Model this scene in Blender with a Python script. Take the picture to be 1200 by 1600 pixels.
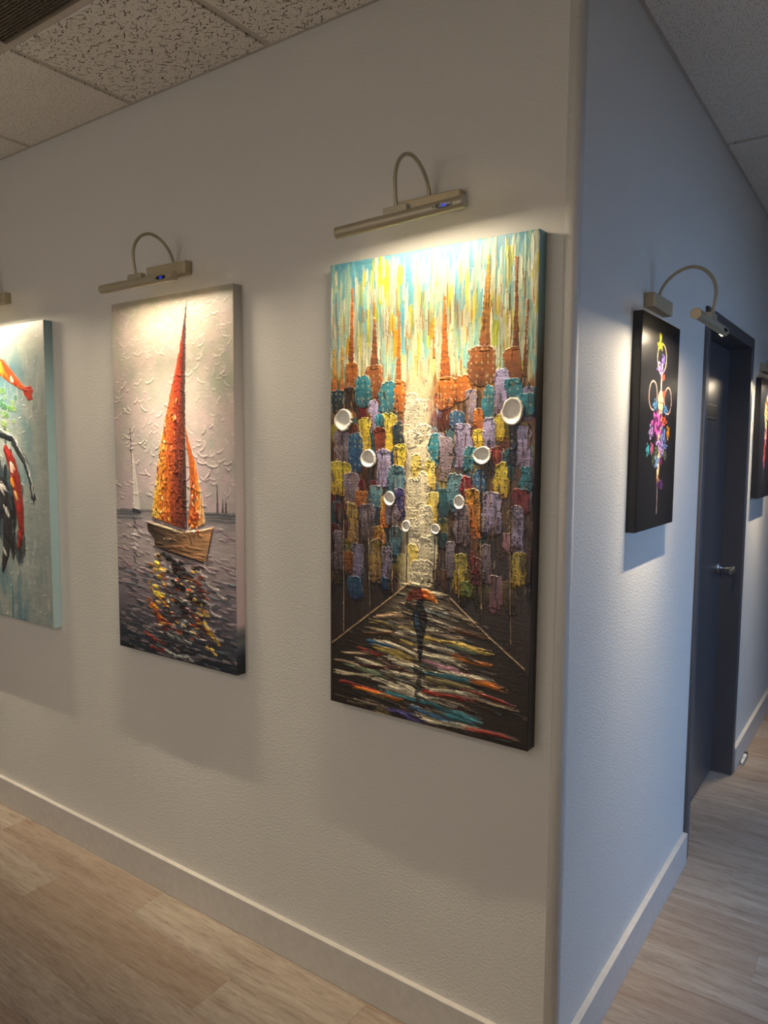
import bpy, bmesh, math
import numpy as np
from mathutils import Matrix, Vector

for o in list(bpy.data.objects):
    bpy.data.objects.remove(o, do_unlink=True)
scene = bpy.context.scene
C = scene.collection

# ------------------------------------------------------------------ camera
CAM_POS = (0.6313, -1.6387, 1.6135)
YAW, PITCH, ROLL = math.radians(-35.224), math.radians(-5.034), math.radians(0.359)
FOCAL_PX = 1151.4
fw = Vector((math.sin(YAW) * math.cos(PITCH), math.cos(YAW) * math.cos(PITCH), math.sin(PITCH)))
rt = Vector((math.cos(YAW), -math.sin(YAW), 0.0))
up = rt.cross(fw)
r2 = math.cos(ROLL) * rt + math.sin(ROLL) * up
u2 = -math.sin(ROLL) * rt + math.cos(ROLL) * up
cd = bpy.data.cameras.new('camera')
cd.sensor_fit = 'VERTICAL'
cd.sensor_height = 24.0
cd.lens = FOCAL_PX / 1600.0 * 24.0
cd.clip_start = 0.02
cam = bpy.data.objects.new('camera', cd)
m = Matrix((r2, u2, -fw)).transposed().to_4x4()
m.translation = CAM_POS
cam.matrix_world = m
C.objects.link(cam)
scene.camera = cam

# ------------------------------------------------------------------ world, light, exposure
scene.view_settings.view_transform = 'Standard'
scene.view_settings.look = 'None'
scene.view_settings.gamma = 1.0
scene.view_settings.use_curve_mapping = False
scene.view_settings.exposure = 0.0
scene.cycles.use_light_tree = False      # cleaner sampling of the narrow picture-light strips
world = bpy.data.worlds.new('world')
scene.world = world
world.use_nodes = True
world.node_tree.nodes['Background'].inputs[0].default_value = (0.55, 0.70, 1.0, 1)
world.node_tree.nodes['Background'].inputs[1].default_value = 0.6

LAMP_W = 6.0            # picture light, watts
BEAM_W = 3.1            # the same bar's lensed downward beam
LAMP_COL = (1.0, 0.83, 0.60)
DAY_W = 95.0            # daylight coming through the corridor window
DAY_COL = (0.31, 0.55, 1.0)
PANEL_FILL_W = 9.0         # dim warm ceiling panels added unseen behind the camera for ambient fill
FILL_COL = (1.0, 0.86, 0.69)


def area(name, loc, rot, sx, sy, watts, col):
    l = bpy.data.lights.new(name, 'AREA')
    l.shape = 'RECTANGLE'
    l.size, l.size_y, l.energy, l.color = sx, sy, watts, col
    o = bpy.data.objects.new(name, l)
    o.location = loc
    o.rotation_euler = rot
    C.objects.link(o)
    return o


WIN_Y0, WIN_Y1, WIN_Z0, WIN_Z1 = 0.35, 2.15, 0.75, 1.98
EAST_X = 1.75
WX, WY0, WY1 = -4.4, -4.2, 6.5      # room limits: left wall, back wall, corridor end
# sky light falls obliquely down through the window opening
area('daylight', (EAST_X + 0.95, 1.25, 2.05), (0, math.radians(70), 0), 1.6, 2.6, DAY_W, DAY_COL)


FILL_W = 36.0           # added warm fill shining through an invented window behind the camera
W2 = (-2.9, -0.3, 0.45, 2.25)
area('warm_fill', ((W2[0] + W2[1]) / 2, WY0 - 0.55, (W2[2] + W2[3]) / 2), (math.radians(90), 0, 0), W2[1] - W2[0] + 0.3, W2[3] - W2[2] + 0.2, FILL_W, FILL_COL)


# ------------------------------------------------------------------ materials
def lin(c):
    c = np.asarray(c, float) / 255.0
    return np.where(c <= 0.04045, c / 12.92, ((c + 0.055) / 1.055) ** 2.4)


def lin4(r, g, b):
    return (*[float(v) for v in lin((r, g, b))], 1.0)


class NT:
    def __init__(self, name, rough=0.5, metal=0.0, spec=0.5):
        self.m = bpy.data.materials.new(name)
        self.m.use_nodes = True
        self.t = self.m.node_tree
        self.b = self.t.nodes['Principled BSDF']
        self.b.inputs['Roughness'].default_value = rough
        self.b.inputs['Metallic'].default_value = metal
        self.b.inputs['Specular IOR Level'].default_value = spec

    def n(self, kind, **kw):
        nd = self.t.nodes.new('ShaderNode' + kind)
        for k, v in kw.items():
            setattr(nd, k, v)
        return nd

    def l(self, a, b):
        self.t.links.new(a, b)

    def math(self, op, a, b=None, c=None):
        nd = self.n('Math', operation=op)
        for i, v in enumerate((a, b, c)):
            if v is None:
                continue
            if isinstance(v, (int, float)):
                nd.inputs[i].default_value = v
            else:
                self.l(v, nd.inputs[i])
        return nd.outputs[0]

    def mix(self, f, a, b):
        nd = self.n('Mix', data_type='RGBA')
        for i, v in ((0, f), (6, a), (7, b)):
            if isinstance(v, (int, float, tuple)):
                nd.inputs[i].default_value = v
            else:
                self.l(v, nd.inputs[i])
        return nd.outputs[2]

    def noise(self, vec, scale, detail=2.0, rough=0.5):
        nd = self.n('TexNoise')
        self.l(vec, nd.inputs['Vector'])
        nd.inputs['Scale'].default_value = scale
        nd.inputs['Detail'].default_value = detail
        nd.inputs['Roughness'].default_value = rough
        return nd.outputs['Fac']

    def scale(self, vec, s):
        nd = self.n('VectorMath', operation='MULTIPLY')
        self.l(vec, nd.inputs[0])
        nd.inputs[1].default_value = s
        return nd.outputs[0]

    def ramp(self, f, a, b):
        nd = self.n('MapRange')
        self.l(f, nd.inputs[0])
        nd.inputs[1].default_value, nd.inputs[2].default_value = a, b
        return nd.outputs[0]

    def bump(self, h, strength, dist):
        nd = self.n('Bump')
        nd.inputs['Strength'].default_value = strength
        nd.inputs['Distance'].default_value = dist
        self.l(h, nd.inputs['Height'])
        self.l(nd.outputs[0], self.b.inputs['Normal'])

    def col(self, v):
        if isinstance(v, tuple):
            self.b.inputs['Base Color'].default_value = v
        else:
            self.l(v, self.b.inputs['Base Color'])

    def pos(self):
        return self.n('NewGeometry').outputs['Position']


def mat_wall():
    k = NT('wall_paint', 0.62, spec=0.25)
    p = k.pos()
    k.col(k.mix(k.noise(p, 2.3, 3), lin4(209, 206, 199), lin4(213, 210, 203)))
    a = k.noise(p, 150, 1.5, 0.5)
    b = k.noise(p, 230, 1.0, 0.5)
    h = k.math('ADD', k.ramp(a, 0.38, 0.66), k.math('MULTIPLY', b, 0.35))
    k.bump(h, 0.42, 0.0011)
    return k.m


def mat_plain(name, rgb, rough=0.5, metal=0.0, spec=0.5, grain=0.0, gs=40.0):
    k = NT(name, rough, metal, spec)
    p = k.pos()
    f = k.noise(p, gs, 3)
    a = tuple(min(255, c * (1 - 0.06)) for c in rgb)
    b = tuple(min(255, c * (1 + 0.06)) for c in rgb)
    k.col(k.mix(f, lin4(*a), lin4(*b)))
    if grain:
        k.bump(f, grain, 0.001)
    return k.m


def mat_brushed(name, rgb, rough):
    k = NT(name, rough, 0.4)
    tc = k.n('TexCoord').outputs['Object']
    f = k.noise(k.scale(tc, (6, 900, 900)), 1.0, 2)
    k.col(k.mix(f, lin4(*[c * 0.9 for c in rgb]), lin4(*[min(255, c * 1.07) for c in rgb])))
    return k.m


def mat_plank():
    k = NT('vinyl_plank', 0.68, spec=0.18)
    oi = k.n('ObjectInfo')
    rnd = oi.outputs['Random']
    off = k.n('CombineXYZ')
    k.l(k.math('MULTIPLY', rnd, 37.0), off.inputs[0])
    k.l(k.math('MULTIPLY', rnd, 91.0), off.inputs[1])
    ad = k.n('VectorMath', operation='ADD')
    k.l(k.pos(), ad.inputs[0])
    k.l(off.outputs[0], ad.inputs[1])
    v = ad.outputs[0]
    g1 = k.noise(k.scale(v, (2.2, 22, 1)), 1.0, 5, 0.6)
    g2 = k.noise(k.scale(v, (13, 170, 1)), 1.0, 6, 0.7)
    g3 = k.noise(k.scale(v, (8, 52, 1)), 1.0, 8, 0.7)
    c = k.mix(k.ramp(g1, 0.3, 0.7), lin4(134, 120, 108), lin4(172, 160, 147))
    c = k.mix(k.math('MULTIPLY', k.ramp(g2, 0.44, 0.70), 0.6), c, lin4(192, 179, 164))
    c = k.mix(k.math('MULTIPLY', k.ramp(g3, 0.52, 0.70), 0.62), c, lin4(102, 89, 78))
    c = k.mix(k.math('MULTIPLY', k.math('POWER', rnd, 3.0), 0.5), c, lin4(136, 107, 88))
    k.col(c)
    return k.m


def mat_tile(name, fissure):
    k = NT(name, 0.9, spec=0.1)
    p = k.pos()
    base = k.mix(k.noise(p, 5, 4), lin4(228, 222, 212), lin4(238, 233, 224))
    # round pin holes
    v2 = k.n('TexVoronoi', voronoi_dimensions='2D')
    k.l(p, v2.inputs['Vector'])
    v2.inputs['Scale'].default_value = 150 if fissure else 125
    sx = k.n('SeparateColor')
    k.l(v2.outputs['Color'], sx.inputs[0])
    pick = k.math('GREATER_THAN', sx.outputs[0], 0.72 if fissure else 0.55)
    hole = k.math('MULTIPLY', k.math('LESS_THAN', v2.outputs['Distance'], 0.22 if fissure else 0.17), pick)
    if fissure:
        # short, randomly turned worm marks
        w = k.n('TexNoise')
        k.l(p, w.inputs['Vector'])
        w.inputs['Scale'].default_value = 90
        wv = k.n('VectorMath', operation='MULTIPLY_ADD')
        k.l(w.outputs['Color'], wv.inputs[0])
        wv.inputs[1].default_value = (0.012, 0.012, 0)
        k.l(p, wv.inputs[2])
        out = hole
        for sc, ln, wd, shift in ((38, 0.34, 0.050, 0.0), (31, 0.40, 0.048, 7.3)):
            sh = k.n('VectorMath', operation='ADD')
            k.l(wv.outputs[0], sh.inputs[0])
            sh.inputs[1].default_value = (shift, shift * 0.7, 0)
            vo = k.n('TexVoronoi', voronoi_dimensions='2D')
            k.l(sh.outputs[0], vo.inputs['Vector'])
            vo.inputs['Scale'].default_value = sc
            d = k.n('VectorMath', operation='SUBTRACT')
            k.l(k.scale(sh.outputs[0], (sc, sc, 0)), d.inputs[0])
            k.l(k.scale(vo.outputs['Position'], (sc, sc, 0)), d.inputs[1])
            s = k.n('SeparateXYZ')
            k.l(d.outputs[0], s.inputs[0])
            cc = k.n('SeparateColor')
            k.l(vo.outputs['Color'], cc.inputs[0])
            ang = k.math('MULTIPLY_ADD', cc.outputs[0], 2.2, -1.1)
            ca, sa = k.math('COSINE', ang), k.math('SINE', ang)
            uu = k.math('ADD', k.math('MULTIPLY', s.outputs[0], ca), k.math('MULTIPLY', s.outputs[1], sa))
            vv = k.math('SUBTRACT', k.math('MULTIPLY', s.outputs[1], ca), k.math('MULTIPLY', s.outputs[0], sa))
            lim = k.math('MULTIPLY_ADD', cc.outputs[1], ln, 0.06)
            mk = k.math('MULTIPLY', k.math('LESS_THAN', k.math('ABSOLUTE', uu), lim),
                        k.math('LESS_THAN', k.math('ABSOLUTE', vv), wd))
            out = k.math('MAXIMUM', out, mk)
        hole = out
    k.col(k.mix(hole, base, lin4(104, 92, 80)))
    k.bump(k.math('SUBTRACT', 1.0, hole), 0.5, 0.002)
    return k.m


def mat_paint(name, rough=0.38, spec=0.5):
    k = NT(name, rough, spec=spec)
    a = k.n('VertexColor', layer_name='Col')
    k.col(a.outputs['Color'])
    k.bump(k.noise(k.pos(), 420, 2), 0.18, 0.0008)
    return k.m


def mat_emit(name, rgb, strength):
    k = NT(name, 0.5)
    k.col((0.02, 0.02, 0.02, 1))
    k.b.inputs['Emission Color'].default_value = rgb
    f = k.math('MULTIPLY_ADD', k.noise(k.pos(), 60, 1), 0.1 * strength, 0.95 * strength)
    k.l(f, k.b.inputs['Emission Strength'])
    return k.m


def mat_pane():
    k = NT('window_glass', 0.05)
    tr = k.n('BsdfTransparent')
    gl = k.n('BsdfGlossy')
    gl.inputs['Roughness'].default_value = 0.03
    mx = k.n('MixShader')
    mx.inputs[0].default_value = 0.08
    k.l(tr.outputs[0], mx.inputs[1])
    k.l(gl.outputs[0], mx.inputs[2])
    k.l(mx.outputs[0], k.t.nodes['Material Output'].inputs['Surface'])
    return k.m


M = {
    'wall': mat_wall(),
    'base': mat_plain('baseboard_paint', (197, 193, 187), 0.38),
    'plank': mat_plank(),
    'tile_f': mat_tile('fissured_tile', True),
    'tile_p': mat_tile('pinhole_tile', False),
    'grid': mat_plain('grid_enamel', (196, 188, 176), 0.45),
    'dark': mat_plain('plenum_dark', (22, 20, 18), 0.9),
    'grille': mat_plain('grille_metal', (120, 110, 96), 0.5, 0.3),
    'door': mat_plain('charcoal_door_paint', (78, 78, 82), 0.30, spec=0.5, gs=3),
    'frame': mat_plain('charcoal_frame_paint', (88, 86, 88), 0.38, spec=0.5, gs=3),
    'chrome': mat_plain('satin_chrome', (205, 203, 198), 0.36, 1.0),
    'silver': mat_plain('silver_stripe', (185, 188, 192), 0.3, 0.9),
    'plate': mat_plain('sign_plate', (40, 43, 48), 0.35),
    'champ': mat_brushed('champagne_metal', (176, 167, 143), 0.40),
    'champ2': mat_brushed('champagne_bracket', (186, 174, 146), 0.45),
    'led': mat_emit('led_strip', (*LAMP_COL, 1), 9.0),
    'blue': mat_emit('blue_digits', (0.05, 0.08, 1.0, 1), 1.6),
    'screen': mat_plain('display_black', (16, 17, 24), 0.15),
    'paint': mat_paint('oil_paint'),
    'print': mat_paint('canvas_print', 0.30),
    'fill_face': mat_emit('fill_panel_face', (*FILL_COL, 1), 1.2),
    'pane': mat_pane(),
    'rubber': mat_plain('rubber', (40, 38, 36), 0.7),
    'white': mat_plain('white_plastic', (225, 222, 216), 0.4),
}


# ------------------------------------------------------------------ mesh helpers
def box(bm, x0, y0, z0, x1, y1, z1):
    vs = [bm.verts.new((x, y, z)) for z in (z0, z1) for y in (y0, y1) for x in (x0, x1)]
    for f in ((0, 2, 3, 1), (4, 5, 7, 6), (0, 1, 5, 4), (2, 6, 7, 3), (0, 4, 6, 2), (1, 3, 7, 5)):
        bm.faces.new([vs[i] for i in f])
    return vs


def boxes(*bs, bevel=0.0, seg=2):
    bm = bmesh.new()
    for b in bs:
        box(bm, *b)
    if bevel:
        bmesh.ops.bevel(bm, geom=bm.edges[:], offset=bevel, segments=seg, affect='EDGES', profile=0.6)
    return bm


def prism(bm, pts, x0, x1):
    """extrude a (y, z) outline along x"""
    a = [bm.verts.new((x0, y, z)) for y, z in pts]
    b = [bm.verts.new((x1, y, z)) for y, z in pts]
    n = len(pts)
    for i in range(n):
        bm.faces.new((a[i], a[(i + 1) % n], b[(i + 1) % n], b[i]))
    bm.faces.new(a[::-1])
    bm.faces.new(b)


def tube(bm, path, r, seg=12):
    path = [Vector(p) for p in path]
    rings = []
    ref = None
    for i, p in enumerate(path):
        d = (path[min(i + 1, len(path) - 1)] - path[max(i - 1, 0)]).normalized()
        if ref is None:
            ref = Vector((1, 0, 0)) if abs(d.x) < 0.9 else Vector((0, 1, 0))
        s = d.cross(ref).normalized()
        t = s.cross(d).normalized()
        ref = t
        rr = r[i] if isinstance(r, (list, tuple)) else r
        rings.append([bm.verts.new(p + rr * (math.cos(a) * s + math.sin(a) * t))
                      for a in (2 * math.pi * k / seg for k in range(seg))])
    for a, b in zip(rings, rings[1:]):
        for k in range(seg):
            bm.faces.new((a[k], a[(k + 1) % seg], b[(k + 1) % seg], b[k]))
    bm.faces.new(rings[0][::-1])
    bm.faces.new(rings[-1])


def obj(name, bm, mat, parent=None, smooth=False):
    if isinstance(bm, bmesh.types.BMesh):
        bmesh.ops.recalc_face_normals(bm, faces=bm.faces[:])
        me = bpy.data.meshes.new(name)
        bm.to_mesh(me)
        bm.free()
    else:
        me = bm
    if smooth:
        me.polygons.foreach_set('use_smooth', [True] * len(me.polygons))
    if not me.materials:
        me.materials.append(M[mat] if isinstance(mat, str) else mat)
    o = bpy.data.objects.new(name, me)
    C.objects.link(o)
    if parent:
        o.parent = parent
    return o


def empty(name, loc=(0, 0, 0), rz=0.0):
    o = bpy.data.objects.new(name, None)
    o.empty_display_size = 0.05
    o.location = loc
    o.rotation_euler = (0, 0, rz)
    C.objects.link(o)
    return o


def tag(o, label=None, cat=None, group=None, kind=None):
    for k, v in (('label', label), ('category', cat), ('group', group), ('kind', kind)):
        if v:
            o[k] = v
    return o


def struct(name, bm, mat, label=None, smooth=False):
    return tag(obj(name, bm, mat, smooth=smooth), label, None, None, 'structure')


# ------------------------------------------------------------------ the room
H = 2.768          # ceiling grid
RB = 0.018         # bull-nose radius of the wall corner
T = 0.15
D0, D1, DT = 1.295, 2.295, 2.137   # door frame, outer
TOP = H + 0.25

struct('wall_front', boxes((WX - T, 0, 0, -RB - 0.012, T, TOP)), 'wall', 'off-white textured wall carrying the three tall canvases')
struct('wall_right', boxes((-T, RB + 0.012, 0, 0, D0 + 0.02, TOP), (-T, D0 + 0.02, DT - 0.02, 0, D1 - 0.02, TOP),
                           (-T, D1 - 0.02, 0, 0, WY1, TOP)), 'wall', 'off-white textured corridor wall with the dark door')
bm = bmesh.new()
arc = [(-RB - 0.012, 0.0)] + [(-RB + RB * math.sin(a), RB - RB * math.cos(a)) for a in (math.pi / 2 * k / 14 for k in range(15))] + [(0.0, RB + 0.012)]
pts = arc + [(-RB - 0.012, RB + 0.012)]
lo = [bm.verts.new((x, y, 0)) for x, y in pts]
hi = [bm.verts.new((x, y, TOP)) for x, y in pts]
for i in range(len(pts)):
    j = (i + 1) % len(pts)
    bm.faces.new((lo[i], lo[j], hi[j], hi[i]))
bm.faces.new(lo[::-1])
bm.faces.new(hi)
struct('trim_1', bm, 'wall', 'rounded outside corner between the two walls', smooth=False)
me = bpy.data.objects['trim_1'].data
me.polygons.foreach_set('use_smooth', [len(p.vertices) == 4 and i < 16 for i, p in enumerate(me.polygons)])
struct('wall_left', boxes((WX - T, WY0 - T, 0, WX, 0, TOP)), 'wall')
struct('wall_back', boxes((WX, WY0 - T, 0, W2[0], WY0, TOP), (W2[1], WY0 - T, 0, EAST_X, WY0, TOP), (W2[0], WY0 - T, 0, W2[1], WY0, W2[2]),
                          (W2[0], WY0 - T, W2[3], W2[1], WY0, TOP)), 'wall')
struct('wall_end', boxes((-T, WY1, 0, EAST_X + T, WY1 + T, TOP)), 'wall')
struct('wall_opposite', boxes((EAST_X, WY0 - T, 0, EAST_X + T, WIN_Y0, TOP), (EAST_X, WIN_Y1, 0, EAST_X + T, WY1, TOP),
                              (EAST_X, WIN_Y0, 0, EAST_X + T, WIN_Y1, WIN_Z0),
                              (EAST_X, WIN_Y0, WIN_Z1, EAST_X + T, WIN_Y1, TOP)), 'wall')

# window in the opposite corridor wall (behind the right edge of the view)
win = tag(empty('window_1', (EAST_X, 0, 0)), kind='structure')
obj('window_frame', boxes((0.02, WIN_Y0, WIN_Z0, 0.09, WIN_Y0 + 0.05, WIN_Z1), (0.02, WIN_Y1 - 0.05, WIN_Z0, 0.09, WIN_Y1, WIN_Z1),
                          (0.02, WIN_Y0, WIN_Z0, 0.09, WIN_Y1, WIN_Z0 + 0.05), (0.02, WIN_Y0, WIN_Z1 - 0.05, 0.09, WIN_Y1, WIN_Z1),
                          (0.03, 1.18, WIN_Z0, 0.08, 1.22, WIN_Z1)), 'frame', win)
for a, b in ((WIN_Y0 + 0.05, 1.18), (1.22, WIN_Y1 - 0.05)):
    obj('pane', boxes((0.052, a, WIN_Z0 + 0.05, 0.056, b, WIN_Z1 - 0.05)), 'pane', win)

win2 = tag(empty('fill_window', (0, WY0, 0)), kind='structure')  # window put in behind the camera only to carry the warm fill
a, b, c, d = W2
obj('window_frame', boxes((a, -0.1, c, a + 0.05, -0.03, d), (b - 0.05, -0.1, c, b, -0.03, d), (a, -0.1, c, b, -0.03, c + 0.05), (a, -0.1, d - 0.05, b, -0.03, d),
                          ((a + b) / 2 - 0.02, -0.09, c, (a + b) / 2 + 0.02, -0.04, d)), 'frame', win2)
for x0, x1 in ((a + 0.05, (a + b) / 2 - 0.02), ((a + b) / 2 + 0.02, b - 0.05)):
    obj('pane', boxes((x0, -0.067, c + 0.05, x1, -0.063, d - 0.05)), 'pane', win2)

# baseboards
HB, TB = 0.1225, 0.018


def base(name, b, label=None):
    return struct(name, boxes(b, bevel=0.0015, seg=1), 'base', label)


base('baseboard_front', (WX, -TB, 0, TB, 0.0, HB), 'white square-topped baseboard under the tall canvases')
base('baseboard_right', (0, 0.0005, 0, TB, D0, HB), 'white baseboard between the wall corner and the door')
base('baseboard_right_far', (0, D1, 0, TB, WY1, HB), 'white baseboard beyond the dark door')
base('baseboard_left', (WX, WY0, 0, WX + TB, -TB, HB))
base('baseboard_back', (WX, WY0, 0, EAST_X, WY0 + TB, HB))
base('baseboard_opposite', (EAST_X - TB, WY0 + TB, 0, EAST_X, WY1, HB))

# floor: subfloor slab and planks laid along x
floor = struct('floor', boxes((WX - T, WY0 - T, -0.12, EAST_X + T, WY1 + T, -0.004)), 'dark', 'grey-brown wood-look plank floor')
PW, PL = 0.1523, 0.9144


def plank_mesh(length):
    bm = bmesh.new()
    g, c = 0.00015, 0.0005
    x0, x1, y0, y1 = g, length - g, g, PW - g
    lo = [bm.verts.new(p) for p in ((x0, y0, -0.004), (x1, y0, -0.004), (x1, y1, -0.004), (x0, y1, -0.004))]
    mi = [bm.verts.new(p) for p in ((x0, y0, -c * 0.7), (x1, y0, -c * 0.7), (x1, y1, -c * 0.7), (x0, y1, -c * 0.7))]
    hi = [bm.verts.new(p) for p in ((x0 + c, y0 + c, 0), (x1 - c, y0 + c, 0), (x1 - c, y1 - c, 0), (x0 + c, y1 - c, 0))]
    for i in range(4):
        j = (i + 1) % 4
        bm.faces.new((lo[i], lo[j], mi[j], mi[i]))
        bm.faces.new((mi[i], mi[j], hi[j], hi[i]))
    bm.faces.new(hi)
    return bm


rng = np.random.default_rng(11)
cache = {}
rest = bmesh.new()
row0 = int(math.floor((WY0 - 2.26) / PW))
row1 = int(math.ceil((WY1 - 2.26) / PW))
for r in range(row0, row1):
    y = 2.26 + r * PW
    xa, xb = (WX, EAST_X) if y < 0.02 else (-0.12, EAST_X)
    x = xa - float(rng.random()) * PL
    # the short joint seen on the corridor floor, one row of planks out from the corner
    if abs(y - 0.737) < 0.08:
        x = 0.335 - PL
    while x < xb:
        a, b = max(x, xa), min(x + PL, xb)
        x += PL
        if b - a < 0.02:
            continue
        if -3.3 < b and a < 1.4 and -1.3 < y < 4.4:
            L = round(b - a, 2)
            if L not in cache:
                o = obj('plank', plank_mesh(b - a), 'plank', floor)
                cache[L] = o.data
            else:
                o = bpy.data.objects.new('plank', cache[L])
                C.objects.link(o)
                o.parent = floor
            o.location = (a, y, 0)
        else:
            box(rest, a + 0.0005, y + 0.0005, -0.004, b - 0.0005, y + PW - 0.0005, 0)
tag(obj('plank_field', rest, 'plank', floor), kind='stuff')

# ceiling: deck, T-bars, tiles, wall angle, return-air grille
ceiling = struct('ceiling', boxes((WX - T, WY0 - T, H + 0.13, EAST_X + T, WY1 + T, TOP + 0.02)), 'dark', 'suspended ceiling of white acoustic tiles')
GX = [WX] + [-0.935 + 0.637 * k for k in range(-5, 5) if WX + 0.1 < -0.935 + 0.637 * k < EAST_X - 0.1] + [EAST_X]
GY = [WY0] + [-0.432 + 0.637 * k for k in range(-5, 11) if WY0 + 0.1 < -0.432 + 0.637 * k < WY1 - 0.1] + [WY1]
TBW = 0.024
for gx in GX[1:-1]:
    y1 = -0.0 if gx < 0 else WY1
    obj('grid_bar', boxes((gx - TBW / 2, WY0, H + 0.0015, gx + TBW / 2, y1, H + 0.004), (gx - 0.002, WY0, H + 0.004, gx + 0.002, y1, H + 0.035)), 'grid', ceiling)
for gy in GY[1:-1]:
    x0 = WX if gy < 0 else 0.0
    if gy > 0 and (round((gy + 0.432) / 0.637) % 2 == 0):
        continue                       # long tiles over the corridor
    obj('grid_bar', boxes((x0, gy - TBW / 2, H + 0.001, EAST_X, gy + TBW / 2, H + 0.004), (x0, gy - 0.002, H + 0.004, EAST_X, gy + 0.002, H + 0.035)), 'grid', ceiling)
for b in ((WX, -0.024, H - 0.001, 0.024, 0, H + 0.0015), (0, 0.0, H - 0.001, 0.024, WY1, H + 0.0015), (EAST_X - 0.024, WY0, H - 0.001, EAST_X, WY1, H + 0.0015),
          (WX, WY0, H - 0.001, WX + 0.024, 0, H + 0.0015), (WX, WY0, H - 0.001, EAST_X, WY0 + 0.024, H + 0.0015)):
    obj('wall_angle', boxes(b), 'grid', ceiling)


def tile_obj(x0, x1, y0, y1, mat, lift=0.0):
    e = 0.009
    bm = bmesh.new()
    box(bm, x0 + 0.004, y0 + 0.004, H + 0.0045, x1 - 0.004, y1 - 0.004, H + 0.018)
    # lowered tegular face
    box(bm, x0 + 0.0135, y0 + 0.0135, H - 0.0035, x1 - 0.0135, y1 - 0.0135, H + 0.0046)
    return obj('ceiling_tile', bm, mat, ceiling)


FILL_PANELS = []
for i in range(len(GX) - 1):
    x0, x1 = GX[i], GX[i + 1]
    j = 0
    while j < len(GY) - 1:
        y0, y1 = GY[j], GY[j + 1]
        j += 1
        if y0 >= 0 and (round((y1 + 0.432) / 0.637) % 2 == 0) and j < len(GY) - 1:
            y1 = GY[j + 1]
            j += 1
        if y0 < 0 < y1:
            # row cut by the front wall
            if x1 < 0.05:
                y1 = 0.0
            elif x0 < 0:
                tile_obj(x0, 0.0, y0, 0.0, 'tile_f')
                x0c = 0.0
                tile_obj(x0c, x1, y0, y1, 'tile_p')
                continue
        elif y0 >= 0:
            if x1 <= 0.05:
                continue
            x0 = max(x0, 0.0)
        xc, yc = (x0 + x1) / 2, (y0 + y1) / 2
        if abs(xc + 1.25) < 0.1 and abs(yc + 0.75) < 0.1:
            # return-air grille: frame and fine egg-crate core under a dark duct
            e = 0.02
            o = obj('grille_frame', boxes((x0 + 0.012, y0 + 0.012, H - 0.002, x1 - 0.012, y0 + e, H + 0.012), (x0 + 0.012, y1 - e, H - 0.002, x1 - 0.012, y1 - 0.012, H + 0.012),
                                          (x0 + 0.012, y0 + e, H - 0.002, x0 + e, y1 - e, H + 0.012), (x1 - e, y0 + e, H - 0.002, x1 - 0.012, y1 - e, H + 0.012)), 'grille', ceiling)
            bm = bmesh.new()
            n = int((x1 - x0 - 2 * e) / 0.0095)
            for k in range(n + 1):
                x = x0 + e + k * (x1 - x0 - 2 * e) / n
                box(bm, x - 0.0009, y0 + e, H + 0.001, x + 0.0009, y1 - e, H + 0.005)
                y = y0 + e + k * (y1 - y0 - 2 * e) / n
                box(bm, x0 + e, y - 0.0009, H + 0.001, x1 - e, y + 0.0009, H + 0.005)
            tag(obj('grille_core', bm, 'grille', o), kind='stuff')
            obj('duct_box', boxes((x0 + 0.012, y0 + 0.012, H + 0.05, x1 - 0.012, y1 - 0.012, H + 0.055)), 'dark', o)
            continue
        if yc < -1.6 and abs(yc + 2.66) < 0.1 and (abs(xc + 1.9) < 0.2 or abs(xc - 0.02) < 0.2):
            FILL_PANELS.append((x0, x1, y0, y1))
            continue
        tile_obj(x0, x1, y0, y1, 'tile_f' if (xc > -1.6 and yc < 0) else 'tile_p')
for x0, x1, y0, y1 in FILL_PANELS:  # unseen panels added to the ceiling as warm ambient fill
    o = tag(empty('fill_panel', ((x0 + x1) / 2, (y0 + y1) / 2, H)), 'square fill light panel added behind the camera, ' + ('toward the left wall' if x0 < -1 else 'in line with the wall corner'), 'ceiling light', 'added ceiling fill panels')
    w, d = (x1 - x0) / 2 - 0.013, (y1 - y0) / 2 - 0.013
    obj('housing', boxes((-w, -d, 0.004, w, d, 0.06)), 'white', o)
    obj('diffuser', boxes((-w + 0.03, -d + 0.03, 0.0, w - 0.03, d - 0.03, 0.006)), 'fill_face', o)
    area('panel_fill_light', ((x0 + x1) / 2, (y0 + y1) / 2, H - 0.012), (0, 0, 0), 0.5, 0.5, PANEL_FILL_W, FILL_COL)

# ------------------------------------------------------------------ the door
door = tag(empty('door_1', (0, 0, 0)), 'charcoal door set deep in a matching metal frame', None, None, 'structure')
J = 0.05
XF, XS = 0.012, -0.085
fr = []
for s0, s1 in ((D0, D0 + J), (D1 - J, D1)):
    fr.append((XS - 0.06, s0, 0, XF, s1, DT - J))
fr.append((XS - 0.06, D0, DT - J, XF, D1, DT))
obj('door_frame', boxes(*fr, bevel=0.002, seg=1), 'frame', door)
slab = obj('door_slab', boxes((XS - 0.045, D0 + J + 0.003, 0.008, XS, D1 - J - 0.003, DT - J - 0.003), bevel=0.002, seg=1), 'door', door)
st = 0.014
obj('door_stop', boxes((XS - 0.06, D0 + J, 0, XS - 0.047, D0 + J + st, DT - J), (XS - 0.06, D1 - J - st, 0, XS - 0.047, D1 - J, DT - J),
                       (XS - 0.06, D0 + J, DT - J - st, XS - 0.047, D1 - J, DT - J)), 'frame', door)
obj('room_beyond', boxes((-T - 0.01, D0 + J, 0, -T + 0.002, D1 - J, DT - J)), 'dark', door)
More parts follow.
